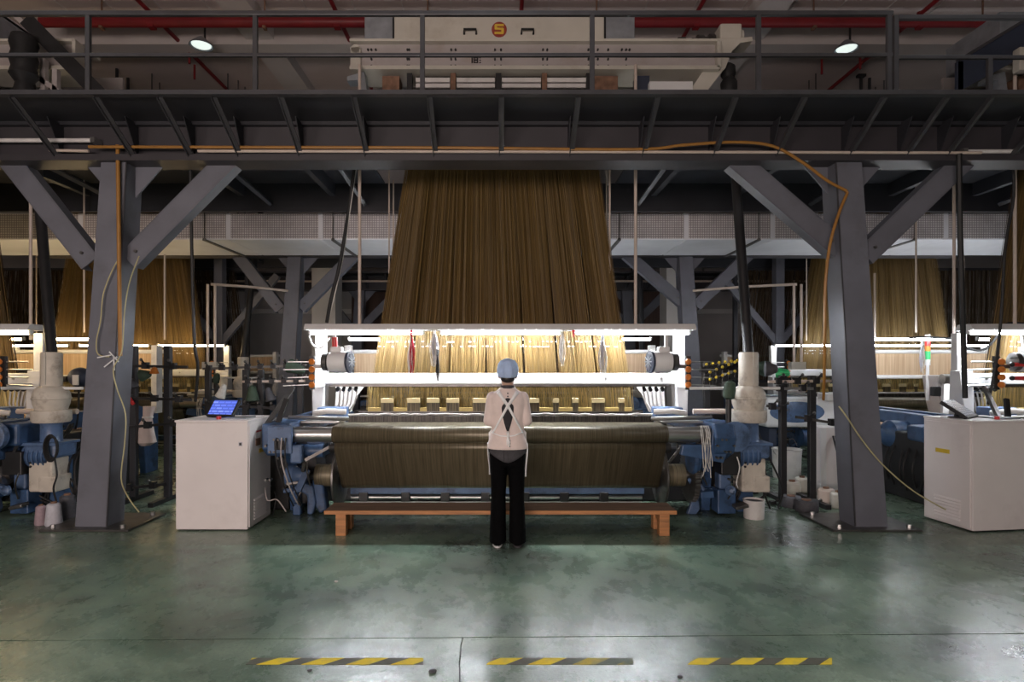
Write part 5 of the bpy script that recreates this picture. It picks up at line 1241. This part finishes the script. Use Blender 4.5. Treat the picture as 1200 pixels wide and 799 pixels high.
# white machine body with a blue oval, in the second row
wm = thing('winding_machine', 'white machine body with blue oval panel behind the creel posts', 'machine', (X_(945, 9.6), 9.6, 0))
a, b = X_(898, 9.6), X_(985, 9.6)
B('housing', M['white'], wm, a, b, 9.6, 10.2, 0.55, 1.02, 0.05)
MB().sph(((a + b) / 2 - 0.1, 9.6, 0.80), (0.44, 0.02, 0.17), 24).build('oval_panel', M['blue_lt'], wm)
B('top_unit', M['white_dirty'], wm, b - 0.28, b, 9.5, 9.8, 0.98, 1.10, 0.02)
for x in (a + 0.15, b - 0.15): B('leg', M['navy'], wm, x - 0.06, x + 0.06, 9.7, 10.1, 0, 0.55)
MB().lathe([(0.05, 0), (0.14, 0.02), (0.14, 0.25), (0.08, 0.28)], ((a + b) / 2, 9.75, 0.38), (1, 0, 0), 18).build('motor', M['blue'], wm)

def creel(name, label, group, posts, zt, rails, Y, arms, feet=True, cones=()):
    """open yarn stand: posts and horizontal rails of black steel with clamps and yarn guides"""
    t = thing(name, label, 'yarn stand', ((posts[0] + posts[-1]) / 2, Y, 0), group)
    for x in posts:
        B('post', M['steel_dk'] if name == 'yarn_rack' else M['black'], t, x - 0.035, x + 0.035, Y - 0.035, Y + 0.035, 0.03, zt, 0.004)
        if feet: B('foot_bar', M['black'], t, x - 0.03, x + 0.03, Y - 0.35, Y + 0.35, 0, 0.05)
    for (x0, z0, x1, z1, mm) in rails:
        m = MB(); m.bar((x0, Y - 0.05, z0), (x1, Y - 0.05, z1), 0.03, 0.03, up=(0, 1, 0)); r = m.build('rail', mm, t, smooth=False)
        k = 0
        n = max(2, int(abs(x1 - x0) / arms))
        for i in range(n):
            f = (i + 0.5) / n; x = x0 + (x1 - x0) * f; z = z0 + (z1 - z0) * f
            m = MB(); m.b2(x - 0.03, x + 0.03, Y - 0.10, Y - 0.03, z - 0.03, z + 0.045); m.cyl((x, Y - 0.09, z + 0.03), (x + 0.01, Y - 0.17, z + 0.08), 0.009, n=6); m.build('clamp', M['black'], r, smooth=False)
            m = MB(); m.lathe([(0.010, 0), (0.020, 0.012), (0.010, 0.026)], (x + 0.01, Y - 0.16, z + 0.075), (0, -1, 0), 10); m.build('yarn_guide', M['yellow_p'] if arms < 0.1 else M['metal_dk'], r)
    for (x, z, r, h, ax, mm) in cones:
        q = MB(); q.lathe([(r * 0.4, 0), (r, h * 0.08), (r * 0.5, h * 0.9), (r * 0.2, h)], (x, Y - 0.12, z), ax, 18); q.build('yarn_package', mm, t)
    return t
xl = X_(197, 6.9); x0 = X_(152, 6.9)
creel('yarn_rack', 'black iron yarn rack with three arms between left column and left cabinet', 'yarn stands', [x0 + 0.05, xl], Z_(405, 6.9),
      [(x0 - 0.25, Z_(428, 6.9), xl + 0.25, Z_(430, 6.9), M['black']), (x0 - 0.1, Z_(466, 6.9), xl + 0.3, Z_(468, 6.9), M['black']), (x0 - 0.2, Z_(502, 6.9), xl + 0.25, Z_(494, 6.9), M['black']), (x0 - 0.1, Z_(572, 6.9), xl, Z_(566, 6.9), M['black'])], 6.9, 0.28,
      cones=[(X_(188, 6.9), Z_(438, 6.9), 0.05, 0.08, (0, 0, 1), M['orange_p']), (X_(150, 6.9), Z_(440, 6.9), 0.10, 0.14, (0.3, 0, 1), M['dark_yarn']), (X_(162, 6.9), Z_(455, 6.9), 0.08, 0.12, (-0.2, 0, 1), M['dark_yarn']), (X_(172, 6.9), Z_(440, 6.9), 0.07, 0.12, (1, 0, 0.2), M['green_yarn'])])
creel('yarn_creel', 'yarn creel with black clamps standing behind the left cabinet', 'yarn stands', [X_(244, 8.2), X_(288, 8.2), X_(306, 8.2), X_(352, 8.2)], Z_(433, 8.2),
      [(X_(240, 8.2), Z_(432, 8.2), X_(360, 8.2), Z_(428, 8.2), M['metal_dk']), (X_(286, 8.2), Z_(447, 8.2), X_(370, 8.2), Z_(446, 8.2), M['conduit']), (X_(240, 8.2), Z_(474, 8.2), X_(330, 8.2), Z_(478, 8.2), M['black'])], 8.2, 0.16,
      cones=[(X_(342, 8.2), Z_(428, 8.2), 0.10, 0.26, (1, -0.3, -0.35), M['green_yarn']), (X_(300, 8.2), Z_(470, 8.2), 0.09, 0.22, (0, 0, 1), M['green_yarn']), (X_(262, 8.2), Z_(466, 8.2), 0.07, 0.2, (0.4, 0, 1), M['white_yarn']), (X_(322, 8.2), Z_(470, 8.2), 0.07, 0.2, (-0.3, 0, 1), M['dark_yarn'])])
creel('yarn_creel', 'yarn creel with yellow guides rising left of the right drive column', 'yarn stands', [X_(828, 7.6), X_(872, 7.6)], Z_(424, 7.6),
      [(X_(822, 7.6), Z_(444, 7.6), X_(872, 7.6), Z_(424, 7.6), M['metal']), (X_(822, 7.6), Z_(452, 7.6), X_(872, 7.6), Z_(436, 7.6), M['metal']), (X_(818, 7.6), Z_(434, 7.6), X_(868, 7.6), Z_(428, 7.6), M['black'])], 7.6, 0.075,
      cones=[(X_(893, 7.6), Z_(432, 7.6), 0.10, 0.2, (-0.8, -0.5, 0.2), M['green_yarn']), (X_(905, 7.6), Z_(438, 7.6), 0.08, 0.16, (0.6, -0.6, 0.1), M['green_p'])])
creel('yarn_creel', 'black post creel with long arms between right drive column and right column', 'yarn stands', [X_(917, 6.8), X_(931, 7.2)], Z_(440, 6.8),
      [(X_(898, 6.8), Z_(447, 6.8), X_(985, 6.8), Z_(446, 6.8), M['conduit']), (X_(898, 6.8), Z_(455, 6.8), X_(950, 6.8), Z_(455, 6.8), M['metal']), (X_(896, 6.8), Z_(475, 6.8), X_(920, 6.8), Z_(480, 6.8), M['metal_dk']), (X_(930, 6.8), Z_(488, 6.8), X_(985, 6.8), Z_(497, 6.8), M['metal_dk']), (X_(890, 6.8), Z_(590, 6.8), X_(988, 6.8), Z_(590, 6.8), M['black'])], 6.8, 0.2,
      cones=[(X_(890, 6.8), Z_(432, 6.8), 0.09, 0.14, (1, -0.3, 0), M['dark_yarn'])])

# small scenery far left and right
tw = thing('signal_tower', 'red amber green signal tower light on a post, right of the right column', 'lamp', at(1087, 470, 8.6))
P = at(1087, 0, 8.6); y = 8.6
MB().cyl((P.x, y, 1.05), (P.x, y, Z_(428, y)), 0.022, n=12).build('stem', M['white'], tw)
for m_, a, b in ((M['green_p'], 421, 411.5), (M['orange_p'], 411.5, 405.5), (M['red_p'], 405.5, 399.5)): MB().cyl((P.x, y, Z_(a, y)), (P.x, y, Z_(b, y)), 0.036, n=16).build('lens', m_, tw)
MB().cyl((P.x, y, Z_(428, y)), (P.x, y, Z_(421, y)), 0.034, n=16).build('base', M['white'], tw); MB().cyl((P.x, y, Z_(399.5, y)), (P.x, y, Z_(392, y)), 0.034, n=16).build('cap', M['white_dirty'], tw)
ub = thing('valve_unit', 'grey machine head with metal block below the signal tower', 'machine', at(1110, 480, 8.4)); y = 8.4
m = MB(); m.prism([(X_(1098, y), Z_(440, y)), (X_(1130, y), Z_(440, y)), (X_(1130, y), Z_(500, y)), (X_(1110, y), Z_(500, y)), (X_(1102, y), Z_(470, y))], 'Y', y, y + 0.3); m.build('housing', M['pinkgrey'], ub, smooth=False, bevel=0.01)
MB().cyl((X_(1100, y), y - 0.06, Z_(444, y)), (X_(1117, y), y - 0.06, Z_(444, y)), 0.07, n=16).build('cylinder', M['metal'], ub)
B('arm', M['white'], ub, X_(1128, y), X_(1185, y), y, y + 0.06, Z_(458, y), Z_(452, y), 0.004)
B('knob', M['black'], ub, X_(1092, y), X_(1101, y), y - 0.04, y + 0.04, Z_(464, y), Z_(453, y), 0.01)
for z, lab in ((427, 'upper red yarn gripper at the right edge'), (443, 'lower red yarn gripper at the right edge')):
    y = 6.3; t = thing('yarn_gripper', lab, 'gripper', at(1195, z, y), 'red yarn grippers'); p = at(1186, z, y)
    MB().cyl(p, p + Vector((0.26, 0, -0.004)), 0.020, 0.026, 12).build('body', M['red_p'], t); MB().sph(p, 0.026, 10).build('tip', M['black'], t); MB().cyl(p + Vector((-0.02, 0, 0.07)), p + Vector((0.3, 0, 0.068)), 0.005, n=6).build('rod', M['metal'], t)
hb = thing('machine_head', 'grey stepped machine head with black handle left of the left drive column', 'machine', at(22, 470, 7.4)); y = 7.4
m = MB(); m.prism([(X_(4, y), Z_(485, y)), (X_(38, y), Z_(485, y)), (X_(38, y), Z_(442, y)), (X_(14, y), Z_(442, y)), (X_(14, y), Z_(454, y)), (X_(4, y), Z_(456, y))], 'Y', y, y + 0.3); m.build('housing', M['cream_dirty'], hb, smooth=False, bevel=0.008)
m = MB(); m.tube([(X_(15, y), y - 0.05, Z_(441, y)), (X_(15, y), y - 0.05, Z_(434, y)), (X_(38, y), y - 0.05, Z_(435, y)), (X_(40, y), y - 0.05, Z_(441, y))], 0.022, 8); m.build('handle', M['black'], hb)
m = MB(); m.bar((X_(8, y), y - 0.1, Z_(500, y)), (X_(38, y), y - 0.3, Z_(476, y)), 0.05, 0.04); m.build('lever', M['cream_dirty'], hb, smooth=False)
rd = thing('round_housing', 'dark round motor housing with white tag left of the left column', 'machine', at(95, 445, 7.2)); p = at(94, 442, 7.2)
MB().sph(p, (0.13, 0.12, 0.12), 18).build('shell', M['navy'], rd); B('tag', M['label_w'], rd, p.x + 0.0, p.x + 0.07, p.y - 0.135, p.y - 0.12, p.z - 0.09, p.z + 0.03)
MB().cyl(p + Vector((-0.12, -0.05, -0.02)), p + Vector((-0.2, -0.06, -0.02)), 0.035, n=12).build('knob', M['black'], rd); MB().tube(smooth_path([p + Vector((0.02, -0.05, -0.1)), p + Vector((0.01, -0.06, -0.5)), p + Vector((-0.06, -0.06, -0.85)), p + Vector((-0.05, -0.05, -1.3))]), 0.012, 6).build('cable', M['rubber'], rd)
wb = thing('white_sack', 'white cloth sack hanging on the iron yarn rack', 'sack', at(170, 495, 7.0)); p = at(171, 490, 7.0)
m = MB(); m.loft([(p.x, p.y, p.z - 0.32, 0.05, 0.05), (p.x, p.y, p.z - 0.28, 0.12, 0.09), (p.x - 0.02, p.y, p.z - 0.15, 0.11, 0.08), (p.x + 0.02, p.y, p.z, 0.05, 0.05), (p.x + 0.04, p.y, p.z + 0.14, 0.07, 0.05)], 18, 2); m.build('sack_body', M['coat'], wb); MB().lathe([(0.055, 0), (0.062, 0.012), (0.055, 0.024)], (p.x + 0.022, p.y, p.z + 0.0), n=16).build('tie', M['white_yarn'], wb)
rh = MB(); rh.bar(at(151, 466, 6.8), at(157, 474, 6.8), 0.035, 0.03); tag(rh.build('red_handle', M['red_p'], None, smooth=False, bevel=0.006), 'small red tool handle hanging by the left column', 'tool')

# blue stair panel of the right neighbour, above the walkway
spn = thing('side_panel', 'dark blue slanted side panel above the walkway at right', 'panel', at(1160, 100, 6.6)); y = 6.6
m = MB(); m.prism([(X_(1122, y), Z_(72, y)), (X_(1126, y), Z_(70, y)), (X_(1225, y), Z_(10, y)), (X_(1225, y), Z_(52, y)), (X_(1122, y), Z_(108, y))], 'Y', y, y + 0.04); m.build('panel', M['navy'], spn, smooth=False)
m = MB(); m.bar(at(1123, 71, y), at(1225, 9, y), 0.03, 0.06); m.build('top_edge', M['rail'], spn, smooth=False)
B('latch', M['cream'], spn, X_(1186, y), X_(1204, y), y - 0.1, y, Z_(87, y), Z_(60, y), 0.012)
B('prop', M['steel'], spn, X_(1123, y), X_(1129, y), y, y + 0.05, 3.93, Z_(72, y))
# black corrugated shaft cover and beige truss of the left neighbour
cs = thing('corrugated_cover', 'black corrugated shaft cover above the walkway at far left', 'cover', at(28, 104, 6.5)); y = 6.5
pr = []
for k in range(15): pr.append((0.12 if k % 2 else 0.10, 0.085 * k))
MB().lathe([(r * (1.15 if t_ > 0.75 else 0.8), t_) for r, t_ in pr], (X_(28, y), y, 3.95), n=20).build('bellows', M['rubber'], cs)
tr_ = thing('truss_frame', 'beige triangular truss behind the railing at far left', 'frame', at(60, 100, 6.7)); y = 6.7
for a, b in (((20, 20), (112, 108)), ((36, 85), (70, 108)), ((52, 70), (52, 108)), ((66, 82), (66, 108))):
    m = MB(); m.bar(at(*a, y), at(*b, y), 0.055, 0.06); m.build('truss_bar', M['pinkgrey'], tr_, smooth=False)
m = MB(); m.bar(at(30, 22, y - 0.1), at(122, 116, y - 0.1), 0.16, 0.02); m.build('cover_strip', M['black'], tr_, smooth=False)

# ================================================================== PIPES, CABLES AND UNLIT LAMPS ON THE GANTRY
def batten(a, b, py, Y, label):
    t = thing('lamp_batten', label, 'lamp', at((a + b) / 2, py, Y), 'unlit tubes on the gantry'); z = Z_(py, Y)
    MB().cyl((X_(a, Y), Y, z), (X_(b, Y), Y, z), 0.020, n=12).build('tube', M['tube_off'], t)
    for q in (a, b): B('end_cap', M['metal'], t, X_(q, Y) - 0.02, X_(q, Y) + 0.02, Y - 0.025, Y + 0.09, z - 0.025, z + 0.025)
batten(-40, 110, 164.5, 5.66, 'unlit white tube under the gantry beam at far left')
batten(1130, 1190, 177.5, 5.66, 'unlit white tube under the gantry beam at far right')
cp_ = MB(); cp_.cyl((X_(232, 5.62), 5.62, Z_(177, 5.62)), (X_(1150, 5.62), 5.62, Z_(179, 5.62)), 0.014, n=10); tag(cp_.build('conduit_pipe', M['conduit']), 'thin pale conduit running along the gantry beam', 'pipe')
cp_ = MB(); cp_.cyl((X_(58, 5.62), 5.62, Z_(176, 5.62)), (X_(104, 5.62), 5.62, Z_(177, 5.62)), 0.014, n=10); tag(cp_.build('conduit_pipe', M['conduit']), 'short pale conduit stub left of the left column', 'pipe')
oc = MB(); oc.tube(smooth_path([at(104, 172, 5.6), at(300, 172.5, 5.6), at(520, 173, 5.6), at(740, 175, 5.6), at(800, 170, 5.59), at(860, 166.5, 5.58), at(905, 171, 5.58), at(940, 190, 5.6), at(970, 212, 5.64), at(991, 223, 5.66)], 6) +
        smooth_path([at(993, 226, 5.66), at(983, 250, 5.64), at(973, 285, 5.62), at(967.5, 330, 5.62), at(966.5, 390, 5.66), at(966, 440, 5.8), at(965, 468, 6.0)], 6), 0.014, 8)
tag(oc.build('orange_hose', M['orange']), 'orange hose along the gantry beam, looping down the right column', 'hose')
oc = MB(); oc.cyl(at(138, 170, 5.66), at(141, 417, 5.66), 0.018, n=10); tag(oc.build('orange_hose', M['orange']), 'straight orange hose down the front of the left column', 'hose')
wr = MB(); wr.tube(smooth_path([at(141, 300, 5.66), at(131, 318, 5.66), at(121, 345, 5.66), at(118, 375, 5.66), at(113, 400, 5.66), at(115, 415, 5.66), at(128, 418, 5.66)], 6), 0.006, 6)
tag(wr.build('thin_wire', M['wire_y']), 'thin pale wire bowed on the left face of the left column', 'wire')
wr = MB(); wr.tube(smooth_path([at(163, 300, 5.64), at(152, 330, 5.64), at(146, 365, 5.64), at(143, 410, 5.65), at(133, 432, 5.64), at(137, 455, 5.64), at(147, 485, 5.64), at(146, 520, 5.64), at(142, 560, 5.64), at(150, 582, 5.7), at(163, 600, 5.72)], 6), 0.006, 6)
tag(wr.build('thin_wire', M['wire_y']), 'thin pale wire trailing down the left column to its base', 'wire')
kn = MB()
for a, b in (((122, 430), (137, 418)), ((128, 412), (139, 424)), ((134, 434), (133, 417)), ((114, 419), (130, 416))): kn.bar(at(*a, 5.655), at(*b, 5.655), 0.010, 0.006)
tag(kn.build('cable_tie', M['white'], None, smooth=False), 'white rag knot tied round wires on the left column', 'knot')
wr = MB(); wr.tube(smooth_path([at(983, 476, 5.64), at(992, 488, 5.6), at(1010, 515, 5.62), at(1035, 545, 5.66), at(1070, 575, 5.7), at(1108, 597, 5.76)], 6), 0.007, 6)
tag(wr.build('thin_wire', M['wire_y']), 'pale yellow wire drooping from the right column to the right cabinet', 'wire')
def cable(pts, r, m_, label, name='hanging_cable', cat='cable'):
    c = MB(); c.tube(smooth_path(pts, 5), r, 7); tag(c.build(name, m_), label, cat)
cable([at(223, 184, 5.95), at(225, 300, 5.95), at(228, 400, 6.0), at(232, 430, 6.1), at(229, 470, 6.3)], 0.016, M['rubber'], 'black cable hanging just right of the left column')
cable([at(416, 190, 6.9), at(408, 250, 6.9), at(398, 310, 6.85), at(388, 350, 6.8), at(383, 378, 6.75)], 0.020, M['rubber'], 'black cable slanting down to the left end of the strip light')
cable([at(418, 190, 6.92), at(411, 240, 6.9), at(402, 300, 6.88), at(386, 372, 6.78)], 0.008, M['wire_w'], 'thin grey wire beside the slanting black cable', 'thin_wire', 'wire')
cable([at(1124, 180, 5.62), at(1125, 260, 5.7), at(1127, 340, 5.75), at(1129, 400, 5.85), at(1131, 466, 5.95)], 0.024, M['rubber'], 'thick black cable hanging down to the right cabinet')
cable([at(1186, 185, 6.2), at(1188, 230, 6.2), at(1178, 290, 6.2), at(1174, 360, 6.2), at(1168, 420, 6.25), at(1158, 474, 6.3)], 0.014, M['rubber'], 'black cable in front of the right edge harness')
cable([at(1065, 396, 7.6), at(1085, 395, 7.5), at(1120, 398, 7.4), at(1135, 408, 7.3), at(1152, 410, 7.2), at(1165, 398, 7.1), at(1178, 380, 7.0), at(1200, 379, 6.9)], 0.014, M['rubber'], 'looping black lead beside the right signal tower')
cable([at(362, 394, 6.6), at(366, 404, 6.55), at(374, 408, 6.5), at(380, 404, 6.5), at(386, 396, 6.55)], 0.012, M['wire_w'], 'white looped lead at the left end of the strip light')
for px, y0, y1, Y, r, lab in ((36, 235, 398, 7.4, 0.018, 'pale hanging pipe left of the left column'), (456, 190, 320, 7.5, 0.010, 'thin pale rod left of the harness top'), (714.5, 190, 320, 7.0, 0.012, 'thin pale rod right of the harness top'),
                              (1118, 216, 392, 7.6, 0.018, 'pale hanging pipe right of the right column'), (1025, 320, 398, 8.4, 0.014, 'pale hanging pipe touching the edge of the right column'), (193, 298, 398, 9.0, 0.014, 'pale hanging pipe between left column and left cabinet')):
    c = MB(); c.cyl((X_(px, Y), Y, Z_(y1, Y)), (X_(px, Y), Y, Z_(y0, Y)), r, n=8); tag(c.build('hanger_pipe', M['conduit']), lab, 'pipe')
for px, lab in ((247, 'pale double conduit drop with a small box behind the left cabinet'), (934, 'pale double conduit drop behind the right drive column')):
    Y = 9.8; x = X_(px, Y); t = thing('conduit_drop', lab, 'pipe', (x, Y, Z_(424, Y)))
    for d in (-0.05, 0.07): MB().cyl((x + d, Y, Z_(424, Y)), (x + d, Y, Z_(333, Y)), 0.022, n=8).build('pipe', M['conduit'], t)
    cx_ = -3.80 if px < 500 else 3.45
    MB().tube([(x, Y, Z_(333, Y)), (x + (cx_ - x) * 0.5, Y + 0.3, Z_(333, Y)), (cx_, 10.68, Z_(333, Y))], 0.022, 8).build('elbow_pipe', M['conduit'], t)
    B('junction_box', M['cream'], t, x - 0.12, x + 0.12, Y - 0.06, Y + 0.06, Z_(433, Y), Z_(424, Y), 0.006)
for x, lab in ((-9, ''),):
    c = MB(); c.cyl((-15.9, 15.3, 3.69), (15.9, 15.3, 3.69), 0.03, n=8); tag(c.build('conduit_pipe', M['conduit']), 'long pale conduit crossing in front of the rear wall', 'pipe')
wl = thing('work_lamp', 'small lit work lamp beside the top right edge of the harness', 'lamp', at(703, 196, 7.3)); p = at(703, 196, 7.3)
m = MB(); m.hexa([p + Vector((-0.05, -0.05, -0.01)), p + Vector((0.05, -0.05, -0.01)), p + Vector((0.05, 0.05, -0.01)), p + Vector((-0.05, 0.05, -0.01))], [p + Vector((-0.10, -0.10, 0.07)), p + Vector((0.10, -0.10, 0.07)), p + Vector((0.10, 0.10, 0.07)), p + Vector((-0.10, 0.10, 0.07))]); m.build('diffuser', M['work_bulb'], wl, smooth=False)
for d in (-0.1, 0.1): m = MB(); m.bar(p + Vector((d, -0.1, 0.08)), p + Vector((d * 0.5, -0.1, -0.03)), 0.015, 0.015); m.build('guard_wire', M['black'], wl, smooth=False)
m = MB(); m.bar(p + Vector((0.06, 0, 0.08)), p + Vector((0.10, 0.0, -0.22)), 0.02, 0.02); m.build('bracket', M['metal'], wl, smooth=False)

# ================================================================== FLOOR TAPES AND SCRAPS
for (a, b, f0, f1, lab) in ((288, 496, 0.75, 1.6, 'left yellow and black hazard tape strip on the floor'), (570, 742, -0.05, 0.42, 'middle hazard tape strip, worn away towards its right end'), (806, 975, 0.7, 1.6, 'right yellow and black hazard tape strip on the floor')):
    Y0, Y1 = 3.135, 3.205
    sh = 0.035
    m = MB(); m.prism([(X_(a, Y0), Y0), (X_(b, Y0), Y0), (X_(b, Y1) - 0.0, Y1), (X_(a, Y1) + sh, Y1)], 'Z', 0.0005, 0.002)
    o = m.build('hazard_tape', tape_mat('hazard_tape_%d' % a, f0, f1), None, smooth=False); tag(o, lab, 'tape', 'hazard tape strips')
for px, py, s, lab in ((507, 788, 0.022, 'small dark scrap on the floor under the left tape'), (797, 794, 0.016, 'small dark scrap on the floor near the bottom centre'), (363, 786, 0.014, 'tiny brown scrap below the left tape'), (394, 682, 0.016, 'pale fluff scrap on the floor left of the bench')):
    Y = 1106 / (py - 426); x = X_(px, Y); m = MB(); m.sph((x, Y, s * 0.35), (s, s * 0.7, s * 0.4), 8, (0.2, 0.1, 0.4)); tag(m.build('floor_scrap', M['dark_yarn'] if py > 700 else M['white_yarn']), lab, 'scrap', 'scraps on the floor')
